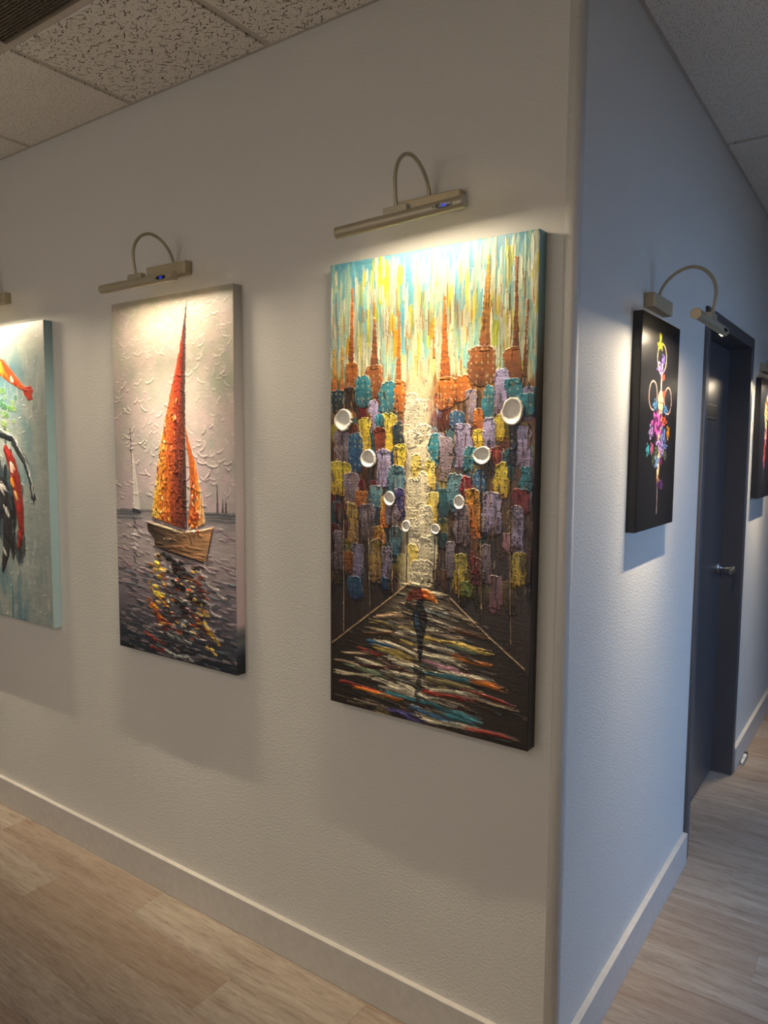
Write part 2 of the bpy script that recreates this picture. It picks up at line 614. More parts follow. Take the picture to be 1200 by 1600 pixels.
# lever handle
hy, hz = 2.175, 1.043
bm = bmesh.new()
tube(bm, [(XS, hy, hz), (XS + 0.006, hy, hz), (XS + 0.009, hy, hz)], [0.027, 0.027, 0.024], 20)
hd = obj('door_handle', bm, 'chrome', door)
bm = bmesh.new()
tube(bm, [(XS + 0.008, hy, hz), (XS + 0.064, hy, hz)], 0.009, 14)
obj('spindle', bm, 'chrome', hd, True)
bm = bmesh.new()
prof = [(0.0, 0.0), (0.016, -0.008), (0.022, -0.03), (0.022, -0.125)]
wv = 0.009
for (xa, ya), (xb, yb) in zip(prof, prof[1:]):
    pass
lv = [(XS + 0.056 + a, hy + 0.012 + b) for a, b in prof]
th = 0.011
left = [(lv[0][0] - 0.002, lv[0][1] + 0.0)] + [(x, y) for x, y in lv]
rings = []
for i, (x, y) in enumerate(lv):
    a = lv[max(i - 1, 0)]
    b = lv[min(i + 1, len(lv) - 1)]
    d = Vector((b[0] - a[0], b[1] - a[1], 0)).normalized()
    n = Vector((-d.y, d.x, 0)) * (th / 2)
    zz = Vector((0, 0, 0.0105))
    c = Vector((x, y, hz))
    rings.append([bm.verts.new(c + n + zz), bm.verts.new(c - n + zz), bm.verts.new(c - n - zz), bm.verts.new(c + n - zz)])
for a, b in zip(rings, rings[1:]):
    for k in range(4):
        bm.faces.new((a[k], a[(k + 1) % 4], b[(k + 1) % 4], b[k]))
bm.faces.new(rings[0][::-1])
bm.faces.new(rings[-1])
bmesh.ops.bevel(bm, geom=bm.edges[:], offset=0.0015, segments=2, affect='EDGES')
obj('lever', bm, 'chrome', hd)

sg = tag(empty('door_sign', (XS, 1.87, 1.78)), 'small dark plaque with two silver bars on the charcoal door', 'sign')
obj('plate', boxes((0.0002, -0.115, -0.037, 0.003, 0.115, 0.037), bevel=0.0008, seg=1), 'plate', sg)
for zz in (0.028, -0.028):
    obj('silver_bar', boxes((0.003, -0.112, zz - 0.0028, 0.0045, 0.112, zz + 0.0028)), 'silver', sg)

ds = tag(empty('door_stopper', (TB + 0.011, 2.47, 0.0)), 'small shiny floor door stopper lying against the far baseboard', 'door stopper')
obj('base_plate', boxes((-0.010, -0.075, 0.0, 0.010, 0.075, 0.004), bevel=0.001, seg=1), 'chrome', ds)
bm = bmesh.new()
tube(bm, [(0, -0.066, 0.010), (0, -0.062, 0.011), (0, -0.012, 0.013), (0, -0.008, 0.013)], [0.004, 0.007, 0.008, 0.006], 14)
obj('foot', bm, 'white', ds, True)
bm = bmesh.new()
tube(bm, [(0, 0.002, 0.014), (0, 0.006, 0.014), (0, 0.044, 0.016), (0, 0.048, 0.016)], [0.006, 0.009, 0.009, 0.006], 14)
obj('arm', bm, 'white', ds, True)
obj('rubber_bumper', boxes((-0.008, 0.052, 0.004, 0.008, 0.070, 0.026), bevel=0.003), 'rubber', ds)


# ------------------------------------------------------------------ picture lights
def picture_light(loc, rz, label, lip=95.0, tilt=0.0, watts=1.0, turn=0.0, aim=0.0, dx=0.0, lit=True, beam=1.0):
    """local frame: wall is the plane y = 0, the room is at y < 0, origin at the bracket centre"""
    root = tag(empty('picture_light', loc, rz), label, 'picture light', 'brushed champagne picture lights')
    obj('wall_bracket', boxes((-0.098, -0.03, -0.021, 0.098, -0.0003, 0.021), bevel=0.004, seg=3), 'champ2', root)
    by, bz = -0.163, -0.068
    ctrl = [(-0.020, 0.019), (-0.026, 0.040), (-0.044, 0.066), (-0.072, 0.086), (-0.106, 0.094), (-0.138, 0.083),
            (-0.162, 0.058), (-0.173, 0.026), (-0.172, -0.006), (-0.167, -0.036), (-0.164, -0.052)]
    path = []
    for i in range(len(ctrl) - 1):          # Catmull-Rom through the measured points
        p0, p1, p2, p3 = (np.array(ctrl[max(0, min(len(ctrl) - 1, i + k))]) for k in (-1, 0, 1, 2))
        for t in np.linspace(0, 1, 5, endpoint=False):
            q = 0.5 * ((2 * p1) + (-p0 + p2) * t + (2 * p0 - 5 * p1 + 4 * p2 - p3) * t ** 2 + (-p0 + 3 * p1 - 3 * p2 + p3) * t ** 3)
            path.append((dx, q[0], q[1]))
    path.append((dx, *ctrl[-1]))
    bm = bmesh.new()
    tube(bm, path, 0.0048, 14)
    obj('arm', bm, 'champ', root, True)
    # everything below the arm turns with the bar
    mt = Matrix.Translation((dx, by, bz)) @ Matrix.Rotation(math.radians(tilt), 4, 'Y') @ Matrix.Rotation(math.radians(turn), 4, 'Z')
    bm = boxes((-0.033, -0.010, 0.006, 0.033, 0.010, 0.027), bevel=0.002)
    bm.transform(mt)
    obj('connector_block', bm, 'champ', root)
    # slotted tube: open from `lip` degrees (towards the wall) down to just short of straight below
    L, R0, R1 = 0.178, 0.0146, 0.0130
    a0, a1 = math.radians(lip), math.radians(0) + 2 * math.pi
    n = 30
    ang = [a0 + (a1 - a0) * k / n for k in range(n + 1)]
    f = lambda a, r: (r * math.sin(a), -r * math.cos(a))      # 0 = straight down, 90 = to the wall
    outl = [f(a, R0) for a in ang] + [f(a, R1) for a in reversed(ang)]
    bm = bmesh.new()
    a = [bm.verts.new((-L, y, z)) for y, z in outl]
    b = [bm.verts.new((L, y, z)) for y, z in outl]
    k = len(outl)
    for i in range(k):
        bm.faces.new((a[i], a[(i + 1) % k], b[(i + 1) % k], b[i]))
    bm.transform(mt)
    bar = obj('light_bar', bm, 'champ', root, False)
    bar.data.polygons.foreach_set('use_smooth', [i not in (n, k - 1) for i in range(k)])
    # strip carrier inside the tube
    aim = math.radians(aim)
    rotx = Matrix.Rotation(aim, 4, 'X')
    bm = boxes((-L + 0.002, -0.0052, 0.0012, L - 0.002, 0.0052, 0.005))
    bm.transform(mt @ rotx)
    obj('strip_carrier', bm, 'white', bar)
    bm = boxes((-L + 0.006, -0.0035, 0.0, L - 0.006, 0.0035, 0.0012))
    bm.transform(mt @ rotx)
    obj('light_strip', bm, 'led', bar)
    for s in (-1, 1):
        bm = bmesh.new()
        prism(bm, [f(2 * math.pi * q / 8 + math.pi / 8, R0 + 0.0008) for q in range(8)], s * L, s * (L + 0.004))
        bmesh.ops.recalc_face_normals(bm, faces=bm.faces[:])
        bmesh.ops.bevel(bm, geom=bm.edges[:], offset=0.0008, segments=1, affect='EDGES')
        bm.transform(mt)
        obj('end_cap', bm, 'champ2', bar)
    # small oval display on the room side of the bar
    bm = bmesh.new()
    cx, ca = 0.135, math.radians(-82)
    ring = []
    for q in range(24):
        t = 2 * math.pi * q / 24
        dx, dz = 0.022 * math.copysign(abs(math.cos(t)) ** 0.55, math.cos(t)), 0.0052 * math.sin(t)
        aa = ca + dz / R0
        ring.append((cx + dx, aa))
    va = [bm.verts.new((x, *f(aa, R0 - 0.0004))) for x, aa in ring]
    vb = [bm.verts.new((x, *f(aa, R0 + 0.0007))) for x, aa in ring]
    for q in range(24):
        bm.faces.new((va[q], va[(q + 1) % 24], vb[(q + 1) % 24], vb[q]))
    bm.faces.new(vb)
    bm.transform(mt)
    dsp = obj('display', bm, 'screen', bar)
    bm = bmesh.new()
    for x in (0.129, 0.1335, 0.138) if lit else ():
        for dz in (-0.0021, 0.0, 0.0021):
            y0, z0 = f(ca + dz / R0, R0 + 0.0008)
            y1, z1 = f(ca + (dz + 0.0008) / R0, R0 + 0.0012)
            box(bm, x, min(y0, y1), min(z0, z1), x + 0.003, max(y0, y1), max(z0, z1))
    bm.transform(mt)
    if lit:
        obj('blue_digits', bm, 'blue', dsp)
    bm = bmesh.new()
    tube(bm, [(0.108, *f(ca, R0 - 0.0004)), (0.108, *f(ca, R0 + 0.0008))], 0.0016, 10)
    bm.transform(mt)
    obj('button', bm, 'screen', bar)
    for nm, pw, spread, rx in (('strip_glow', watts, 180, rotx), ('lens_beam', BEAM_W * beam, 50, Matrix.Rotation(math.radians(4), 4, 'X'))):
        ld = bpy.data.lights.new(nm, 'AREA')
        ld.shape = 'RECTANGLE'
        ld.size, ld.size_y, ld.energy, ld.color = 2 * (L - 0.008), 0.006, pw, LAMP_COL
        ld.spread = math.radians(spread)
        lo = bpy.data.objects.new(nm, ld)
        C.objects.link(lo)
        lo.parent = root
        lo.matrix_local = mt @ rx @ Matrix.Translation((0, 0, -0.0012))
    return root


picture_light((-1.392, 0, 2.187), 0, 'champagne picture light above the sailboat canvas', lip=74, aim=-12, dx=0.030, beam=0.9, watts=LAMP_W * 0.86)
picture_light((-0.384, 0, 2.218), 0, 'champagne picture light above the city street canvas', lip=98, tilt=-2.0, aim=4, dx=0.006, beam=0.75, watts=LAMP_W * 0.46)
picture_light((-2.505, 0, 2.214), 0, 'champagne picture light bracket above the koi canvas, cut off by the left edge', lip=84, aim=-8, dx=0.030, watts=LAMP_W)
picture_light((0, 0.625, 2.033), math.pi / 2, 'champagne picture light over the small black canvas beside the door', lip=80, aim=-6, dx=-0.018, lit=False, beam=0.55, watts=LAMP_W * 1.25)
picture_light((0, 2.64, 2.027), math.pi / 2, 'champagne picture light over the farthest black canvas past the door', lip=80, aim=-6, dx=-0.018, lit=False, beam=0.55, watts=LAMP_W * 1.25)


# ------------------------------------------------------------------ paintings: paint is laid down stroke by stroke as colour plus thickness
def field(h, w, cy, cx, seed, octaves=3):
    """smooth random field, feature size cy x cx cells, values about 0..1"""
    g = np.random.default_rng(seed)
    out = np.zeros((h, w))
    amp, tot = 1.0, 0.0
    for o in range(octaves):
        a, b = max(2, int(h / cy) + 2), max(2, int(w / cx) + 2)
        q = g.random((a, b))
        yy = np.linspace(0, a - 1.001, h)
        xx = np.linspace(0, b - 1.001, w)
        y0, x0 = yy.astype(int), xx.astype(int)
        fy, fx = (yy - y0)[:, None], (xx - x0)[None, :]
        fy, fx = fy * fy * (3 - 2 * fy), fx * fx * (3 - 2 * fx)
        out += amp * ((q[y0][:, x0] * (1 - fx) + q[y0][:, x0 + 1] * fx) * (1 - fy)
                      + (q[y0 + 1][:, x0] * (1 - fx) + q[y0 + 1][:, x0 + 1] * fx) * fy)
        tot += amp
        amp *= 0.55
        cy, cx = max(1, cy / 2), max(1, cx / 2)
    return out / tot


class Art:
    """a canvas in millimetres; u to the right, v down from the top"""
    def __init__(self, W, Hh, step, seed, ground):
        self.W, self.H, self.step = W, Hh, step
        self.w, self.h = int(round(W / step)) + 1, int(round(Hh / step)) + 1
        self.col = np.empty((self.h, self.w, 3))
        self.col[:] = ground
        self.z = np.zeros((self.h, self.w))
        self.id = np.zeros((self.h, self.w), int)
        self.names = ['painted_canvas']
        self.g = np.random.default_rng(seed)
        self.U = np.linspace(0, W, self.w)[None, :] + np.zeros((self.h, 1))
        self.V = np.linspace(0, Hh, self.h)[:, None] + np.zeros((1, self.w))
        self.nf = field(self.h, self.w, 4, 4, seed + 1)            # fine
        self.nc = field(self.h, self.w, 22, 22, seed + 2)          # coarse
        self.nv = field(self.h, self.w, 40, 3, seed + 3)           # vertical streaks
        self.nh = field(self.h, self.w, 2.5, 26, seed + 4)         # horizontal streaks

    def new(self, name):
        self.names.append(name)
        return len(self.names) - 1

    def win(self, u0, v0, u1, v1):
        s = self.step
        x0, x1 = max(0, int(u0 / s) - 1), min(self.w, int(u1 / s) + 3)
        y0, y1 = max(0, int(v0 / s) - 1), min(self.h, int(v1 / s) + 3)
        return (slice(y0, max(y0, y1)), slice(x0, max(x0, x1)))

    def put(self, sl, a, col, dz=0.0, ident=None, setz=False):
        a3 = a[..., None]
        self.col[sl] = self.col[sl] * (1 - a3) + np.asarray(col, float) * a3
        if setz:
            self.z[sl] = self.z[sl] * (1 - a) + dz * a
        else:
            self.z[sl] += dz * a
        if ident is not None:
            self.id[sl][a > 0.5] = ident

    def poly(self, pts, jit=0.0):
        pts = np.asarray(pts, float)
        sl = self.win(pts[:, 0].min() - 3, pts[:, 1].min() - 3, pts[:, 0].max() + 3, pts[:, 1].max() + 3)
        U, V = self.U[sl], self.V[sl]
        if jit:
            U = U + (self.nf[sl] - 0.5) * jit
            V = V + (self.nc[sl] - 0.5) * jit
        ins = np.zeros(U.shape, bool)
        n = len(pts)
        for i in range(n):
            (xa, ya), (xb, yb) = pts[i], pts[(i + 1) % n]
            if ya == yb:
                continue
            c = ((ya > V) != (yb > V)) & (U < (xb - xa) * (V - ya) / (yb - ya) + xa)
            ins ^= c
        return sl, ins.astype(float)

    def edge(self, a):
        """1 near the rim of a mask"""
        p = np.pad(a, 2)
        er = np.minimum.reduce([p[2 + dy:p.shape[0] - 2 + dy, 2 + dx:p.shape[1] - 2 + dx] for dy in (-1, 0, 1) for dx in (-1, 0, 1)])
        return np.clip(a - er, 0, 1)

    def stroke(self, u0, v0, u1, v1, wid, col, alpha=1.0, dz=0.5, ident=None, dry=0.35, taper=True):
        sl = self.win(min(u0, u1) - wid, min(v0, v1) - wid, max(u0, u1) + wid, max(v0, v1) + wid)
        U, V = self.U[sl], self.V[sl]
        if U.size == 0:
            return
        L = math.hypot(u1 - u0, v1 - v0) + 1e-6
        dx, dy = (u1 - u0) / L, (v1 - v0) / L
        t = ((U - u0) * dx + (V - v0) * dy) / L
        s = (V - v0) * dx - (U - u0) * dy
        s = s + (self.nc[sl] - 0.5) * wid * 0.5
        ww = wid * 0.5 * (np.sqrt(np.clip(4 * t * (1 - t), 0, 1)) * 0.75 + 0.25 if taper else 1.0)
        nn = self.nh[sl] if abs(dx) > abs(dy) else self.nv[sl]
        tt = t + (nn - 0.5) * dry
        m = (np.abs(s) < ww) & (tt > 0) & (tt < 1)
        a = m * np.clip(alpha + (nn - 0.5) * dry, 0, 1)
        rim = np.clip((np.abs(s) / np.maximum(ww, 1e-3) - 0.65) * 3, 0, 1)
        shade = 1 + (nn - 0.5)[..., None] * 0.35
        self.put(sl, a, np.clip(np.asarray(col) * shade, 0, 255), dz, ident)
        self.z[sl] += a * rim * dz * 0.8

    def daub(self, u0, v0, u1, v1, col, col2, ident, style=0, thick=0.9, hole=None, lit=None):
        """palette-knife slab with rounded shoulders; style 1 pale windows, 2 raised rings, 3 dark holes"""
        sl = self.win(u0 - 3, v0 - 3, u1 + 3, v1 + 3)
        U, V = self.U[sl], self.V[sl]
        if U.size == 0:
            return
        cu, cv, ru, rv = (u0 + u1) / 2, (v0 + v1) / 2, (u1 - u0) / 2, (v1 - v0) / 2
        lean = self.g.normal() * 0.05
        x = (U - cu + (self.nc[sl] - 0.5) * ru * 0.9 + (self.nf[sl] - 0.5) * 4 + lean * (V - cv)) / ru
        y = (V - cv + (self.nf[sl] - 0.5) * 9 + (self.nc[sl] - 0.5) * 10) / rv
        q = np.abs(x) ** 4 + np.abs(y) ** (2 * rv / ru + 2)
        m = q < 1
        tt = np.clip((V - v0) / (v1 - v0) + (self.nv[sl] - 0.5) * 0.9, 0, 1)[..., None]
        c = np.asarray(col, float) * (1 - tt) + np.asarray(col2, float) * tt
        c = c * (0.62 + 0.42 * self.nh[sl][..., None] + 0.34 * self.nc[sl][..., None]) + (self.nv[sl][..., None] - 0.5) * np.array((46, 34, 16))
        a = m * np.where((tt[..., 0] > 0.88) & (self.nf[sl] > 0.5), 0.35, 1.0)
        self.put(sl, a, np.clip(c, 0, 255), thick, ident)
        rim = np.clip((q - 0.55) / 0.4, 0, 1) * m
        side = np.clip(0.6 - y, 0, 1)
        self.z[sl] += rim * thick * 0.9 * side
        self.put(sl, rim * side * 0.45, np.clip(np.asarray(col) * 0.5 + 125, 0, 255))
        if style:
            nx = max(1, int(round((u1 - u0) / 17)))
            ny = max(2, int(round((v1 - v0) / 17)))
            for i in range(nx):
                for j in range(ny):
                    if self.g.random() < 0.2:
                        continue
                    wu = u0 + (i + 0.5) * (u1 - u0) / nx + self.g.normal() * 0.8
                    wv = v0 + (j + 0.55) * (v1 - v0) / ny + self.g.normal() * 0.8
                    r = 4.2
                    s2 = self.win(wu - r - 2, wv - r - 2, wu + r + 2, wv + r + 2)
                    if self.U[s2].size == 0:
                        continue
                    dd = np.hypot((self.U[s2] - wu) / 0.85, self.V[s2] - wv)
                    if style == 1:
                        mk = (np.abs(self.U[s2] - wu + (self.nf[s2] - 0.5) * 3) < 2.4) & (np.abs(self.V[s2] - wv) < 3.0) & (self.id[s2] == ident)
                        self.put(s2, mk * 0.52, lit if lit is not None else (226, 212, 160), 0.4)
                    else:
                        ring = np.clip(1 - np.abs(dd - 3.6) / 1.5, 0, 1) * m_in(self, s2, ident)
                        core = (dd < 2.6) * m_in(self, s2, ident)
                        self.z[s2] += ring * 0.75 - core * 0.5
                        self.put(s2, ring * 0.35, np.clip(np.asarray(col) * 0.6 + 100, 0, 255))
                        if style == 3:
                            self.put(s2, core * 0.75, hole if hole is not None else (70, 45, 30))

    def build(self, root, mat, y_front, label_parts=None):
        """one mesh per painted piece; together they tile the canvas face"""
        h, w = self.h, self.w
        X = (self.U - self.W / 2) / 1000.0
        Z = (self.H / 2 - self.V) / 1000.0
        z = np.clip(self.z, 0, 13) / 1000.0
        fade = np.clip(np.minimum.reduce([self.U, self.W - self.U, self.V, self.H - self.V]) / 3.0, 0, 1)
        Y = y_front - 0.0004 - z * fade
        P = np.stack([X, Y, Z], -1).reshape(-1, 3)
        colr = np.concatenate([lin(np.clip(self.col, 0, 255)), np.ones((h, w, 1))], -1).reshape(-1, 4)
        ids = self.id[:-1, :-1].ravel()
        base_i = (np.arange(h - 1)[:, None] * w + np.arange(w - 1)[None, :]).ravel()
        order = np.argsort(ids, kind='stable')
        sid = ids[order]
        cuts = np.flatnonzero(np.diff(sid)) + 1
        for chunk in np.split(order, cuts):
            k = ids[chunk[0]]
            if len(chunk) < 12 and k != 0:
                continue
            b = base_i[chunk]
            quad = np.stack([b, b + w, b + w + 1, b + 1], -1)
            uni, inv = np.unique(quad, return_inverse=True)
            inv = inv.reshape(-1, 4)
            me = bpy.data.meshes.new(self.names[k])
            me.vertices.add(len(uni))
            me.vertices.foreach_set('co', P[uni].astype(np.float32).ravel())
            me.loops.add(inv.size)
            me.loops.foreach_set('vertex_index', inv.astype(np.int32).ravel())
            me.polygons.add(len(inv))
            me.polygons.foreach_set('loop_start', np.arange(0, inv.size, 4, dtype=np.int32))
            me.polygons.foreach_set('use_smooth', np.ones(len(inv), bool))
            me.update(calc_edges=True)
            at = me.color_attributes.new('Col', 'FLOAT_COLOR', 'POINT')
            at.data.foreach_set('color', colr[uni].astype(np.float32).ravel())
            obj(self.names[k], me, mat, root)


def m_in(art, sl, ident):
    return (art.id[sl] == ident).astype(float)


def stretched_canvas(root, W, Hh, D, side, mat):
    """the wrapped box behind the paint; side(t) gives the edge colour from top (0) to bottom (1)"""
    n = 60
    bm = bmesh.new()
    lay = bm.verts.layers.float_color.new('Col')
    rings = []
    c = 0.004
    for i in range(n + 1):
        t = i / n
        zz = Hh / 2 - Hh * t
        q = []
        for x, y in ((-W / 2, -0.0005), (-W / 2, -D + 0.001), (-W / 2 + 0.001, -D), (W / 2 - 0.001, -D), (W / 2, -D + 0.001), (W / 2, -0.0005)):
            v = bm.verts.new((x, y, zz))
            v[lay] = (*[float(s) for s in lin(side(t))], 1)
            q.append(v)
        rings.append(q)
    for a, b in zip(rings, rings[1:]):
        for k in range(6):
            bm.faces.new((a[k], a[(k + 1) % 6], b[(k + 1) % 6], b[k]))
    bm.faces.new(rings[0][::-1])
    bm.faces.new(rings[-1])
    obj('wrapped_canvas', bm, mat, root)


def grad(stops):
    ts = [s[0] for s in stops]
    cs = np.array([s[1] for s in stops], float)
    return lambda t: [np.interp(t, ts, cs[:, k]) for k in range(3)]


# measured positions on the canvases, in millimetres from the top left corner
DAUBS = [(57, 269, 90, 341, 'or', 1), (125, 280, 174, 360, 'br', 1), (2, 343, 55, 398, 'dt', 1), (57, 335, 84, 392, 'db', 0), (90, 308, 138, 384,
'te', 1), (172, 325, 218, 401, 'te', 1), (220, 326, 246, 402, 'or', 1), (139, 373, 162, 454, 'la', 2), (177, 408, 215, 505, 'ye', 2), (104, 419, 137,
506, 'ye', 3), (160, 412, 181, 444, 'te', 0), (158, 444, 184, 505, 'rb', 0), (217, 431, 243, 494, 'dt', 1), (19, 456, 67, 532, 'ma', 1), (67, 456,
107, 559, 'bl', 1), (220, 487, 248, 554, 'ye', 3), (0, 537, 67, 623, 'ye', 3), (161, 501, 201, 596, 'la', 2), (202, 544, 249, 620, 'gb', 0), (53, 566,
94, 649, 'ma', 2), (90, 614, 127, 652, 'or', 2), (138, 598, 175, 653, 'gb', 1), (179, 627, 198, 706, 'yo', 2), (219, 603, 248, 678, 'vi', 1), (65,
649, 92, 755, 'oc', 3), (110, 649, 154, 745, 'ma', 2), (194, 648, 230, 697, 'ma', 0), (154, 709, 186, 749, 'yo', 0), (19, 729, 45, 845, 'ma', 3), (79,
759, 111, 850, 'la', 2), (142, 741, 181, 855, 'oc', 3), (181, 759, 208, 844, 'la', 3), (210, 703, 235, 775, 'gb', 0), (68, 853, 109, 909, 'bl', 2),
(179, 844, 207, 872, 'bl', 0), (54, 785, 79, 836, 'or', 0), (345, 322, 391, 394, 'or', 1), (391, 321, 439, 377, 'or', 1), (436, 253, 505, 340, 'br',
1), (534, 263, 570, 339, 'br', 0), (433, 356, 455, 439, 'ma', 1), (477, 350, 501, 422, 'te', 1), (509, 311, 539, 415, 'la', 2), (539, 333, 570, 377,
'te', 1), (569, 368, 603, 416, 'te', 1), (385, 406, 416, 443, 'bl', 1), (454, 404, 471, 451, 'or', 0), (451, 453, 481, 506, 'ye', 2), (401, 436, 439,
545, 'la', 2), (479, 424, 505, 501, 'la', 2), (513, 417, 530, 472, 'ye', 1), (547, 439, 575, 532, 'db2', 1), (571, 447, 597, 543, 'la', 2), (426, 491,
452, 549, 'te', 1), (504, 493, 518, 530, 're', 0), (359, 470, 387, 575, 'ma', 2), (327, 462, 351, 541, 'te', 1), (511, 531, 543, 610, 'ye', 3), (385,
563, 422, 657, 'gb', 2), (422, 567, 445, 611, 're', 0), (459, 550, 482, 624, 'bl', 1), (480, 602, 527, 703, 'la', 3), (558, 591, 596, 654, 're', 0),
(440, 595, 470, 712, 'yo', 3), (406, 637, 440, 731, 'ma', 2), (560, 632, 583, 743, 'la', 3), (379, 732, 400, 819, 'ma', 2), (406, 760, 432, 856, 'ye',
3), (452, 768, 477, 827, 're', 0), (480, 731, 501, 819, 'ma', 2), (501, 804, 531, 894, 'pk', 0), (563, 744, 593, 822, 'ye', 3), (538, 701, 554, 741,
'pk', 0), (578, 538, 600, 590, 'te', 2), (426, 829, 448, 862, 'li', 0), (253, 357, 285, 490, 'cr', 2), (285, 374, 312, 474, 'cr', 2), (266, 458, 296,
548, 'cr', 2), (291, 438, 325, 547, 'cr', 2), (275, 515, 298, 575, 'ye2', 2), (318, 530, 341, 595, 'ye2', 2), (291, 563, 321, 653, 'cr', 2), (262,
576, 288, 666, 'cr', 2), (323, 606, 350, 684, 'ye2', 2), (301, 645, 334, 729, 'cr', 2), (269, 680, 293, 756, 'cr', 2), (270, 749, 294, 832, 'ye2', 2),
(298, 728, 326, 828, 'cr', 2), (323, 718, 345, 800, 'cr', 2), (275, 789, 303, 848, 'cr', 2), (303, 786, 334, 844, 'cr', 2)]
SPIRES = [(460, 491, 258, 483, 39, 'sp'), (352, 383, 322, 363, 120, 'or'), (64, 83, 272, 76, 71, 'or'), (136, 165, 283, 152, 158, 'br'), (219, 237,
326, 229, 149, 'or'), (549, 565, 263, 554, 54, 'br'), (575, 585, 326, 584, 154, 'br'), (7, 23, 339, 14, 228, 'yo'), (37, 48, 340, 43, 225, 'yo'),
(330, 339, 268, 334, 171, 'yo')]
DISCS = [(51, 421, 29, 30), (133, 524, 24, 25), (204, 629, 17, 19), (257, 699, 14, 15), (555, 408, 29, 33), (477, 512, 24, 23), (414, 629, 15, 18),
(346, 700, 13, 13)]
POSTS = [(46, 451, 45, 1007), (131, 549, 136, 930), (209, 648, 211, 875), (259, 714, 259, 847), (549, 441, 559, 982), (472, 536, 479, 937), (412, 647,
414, 883), (344, 713, 344, 838)]
KERB = [(0, 1054), (188, 910), (273, 843), (301, 835), (334, 832), (389, 873), (501, 957), (599, 1022)]
UMB = [(257, 897), (265, 875), (281, 862), (301, 858), (327, 860), (345, 871), (357, 893), (335, 886), (316, 883), (302, 890), (288, 887), (274, 896)]
UMB2 = [(303, 858), (327, 860), (345, 871), (357, 893), (335, 886), (316, 883)]
FIG = [(294, 885), (306, 881), (312, 889), (312, 903), (322, 915), (326, 931), (321, 962), (313, 989), (312, 1024), (306, 1053), (300, 1057), (296,
1018), (293, 984), (283, 960), (278, 935), (284, 915), (292, 907), (292, 893)]
REFL = [(280, 1065), (309, 1068), (317, 1080), (305, 1098), (311, 1119), (296, 1140), (308, 1155), (296, 1167), (287, 1142), (291, 1115), (295, 1093),
(284, 1081)]
STREET = [(167, 950, 292, 928, 5, 'bw'), (163, 965, 273, 970, 6, 'ol'), (145, 986, 273, 996, 5, 'wb'), (242, 981, 303, 984, 8, 'cr'), (323, 962, 372,
963, 8, 'cr'), (322, 911, 390, 923, 9, 'gr'), (312, 930, 391, 951, 8, 'cr'), (302, 897, 371, 912, 7, 'cr'), (134, 1024, 221, 1026, 5, 'bl'), (168,
1032, 274, 1052, 7, 'oc'), (101, 1053, 168, 1057, 6, 'rd'), (221, 1005, 294, 1010, 5, 'oc'), (167, 1014, 294, 1036, 5, 'cr'), (211, 1060, 315, 1072,
6, 'cr'), (101, 1081, 243, 1098, 5, 'cr'), (66, 1106, 190, 1114, 8, 'gg'), (101, 1099, 253, 1079, 6, 'dr'), (190, 1100, 315, 1101, 8, 'cr'), (323,
988, 429, 989, 6, 'oc'), (372, 988, 502, 998, 6, 'oc'), (392, 996, 457, 1001, 6, 'gg'), (314, 1006, 411, 1009, 8, 'cr'), (402, 1024, 494, 1030, 7,
'or'), (304, 1025, 430, 1036, 8, 'cr'), (314, 1049, 449, 1065, 7, 'pk'), (315, 1075, 450, 1078, 6, 'te'), (335, 1092, 487, 1099, 6, 'ol'), (468, 1070,
530, 1078, 8, 'or'), (374, 1064, 504, 1067, 5, 'cr'), (320, 1118, 469, 1111, 6, 'cr'), (316, 1131, 460, 1123, 6, 'rd'), (55, 1155, 217, 1166, 7,
'rd'), (101, 1164, 229, 1167, 6, 'or'), (157, 1128, 275, 1136, 8, 'cr'), (180, 1142, 296, 1152, 8, 'cr'), (191, 1158, 316, 1162, 6, 'te'), (244, 1125,
306, 1143, 9, 'cr'), (306, 1138, 395, 1153, 7, 'cr'), (316, 1162, 452, 1173, 7, 'te'), (356, 1174, 470, 1180, 8, 'te'), (276, 1180, 396, 1195, 7,
'bl'), (297, 1202, 452, 1198, 6, 'cr'), (191, 1199, 317, 1206, 6, 'vi'), (102, 1201, 191, 1199, 4, 'wb'), (234, 1207, 317, 1223, 6, 'vi'), (124, 1220,
276, 1224, 5, 'oc'), (396, 1195, 471, 1197, 5, 'cr'), (432, 1102, 558, 1115, 5, 'rd'), (469, 1119, 575, 1127, 4, 'wb'), (452, 1198, 560, 1196, 5,
'rd'), (390, 910, 482, 936, 5, 'wb'), (391, 951, 510, 961, 5, 'br2'), (372, 971, 429, 970, 6, 'wb'), (123, 1004, 231, 986, 5, 'br2'), (19, 1096, 101,
1092, 4, 'wb'), (17, 1134, 146, 1123, 4, 'cr2'), (66, 1069, 123, 1058, 4, 'wb'), (311, 862, 370, 871, 5, 'cr2'), (271, 850, 331, 848, 7, 'cr2')]
SKYP = [(159, -1, 192, 120, 'yg'), (148, -44, 159, 61, 'cr'), (173, -1, 183, 63, 'cr'), (255, 136, 271, 192, 'ye'), (254, 191, 266, 215, 'yo'), (191,
155, 217, 195, 'ye'), (210, 196, 226, 261, 'yo'), (274, 201, 291, 280, 'ye'), (54, 201, 77, 252, 'yo'), (531, 28, 546, 71, 'yg'), (503, 139, 513, 183,
'ye'), (433, 161, 442, 184, 'yo'), (495, 189, 512, 256, 'yg'), (145, 125, 160, 166, 'yg'), (113, 37, 125, 69, 'ye'), (319, 174, 338, 220, 'yo'), (220,
30, 240, 78, 'yg'), (299, 110, 315, 172, 'lg')]
MAIN = [(396, 38), (379, 112), (359, 184), (336, 247), (309, 325), (282, 406), (254, 492), (229, 591), (214, 668), (200, 735), (243, 745), (309, 758),
(376, 768), (379, 596), (382, 385), (387, 217)]
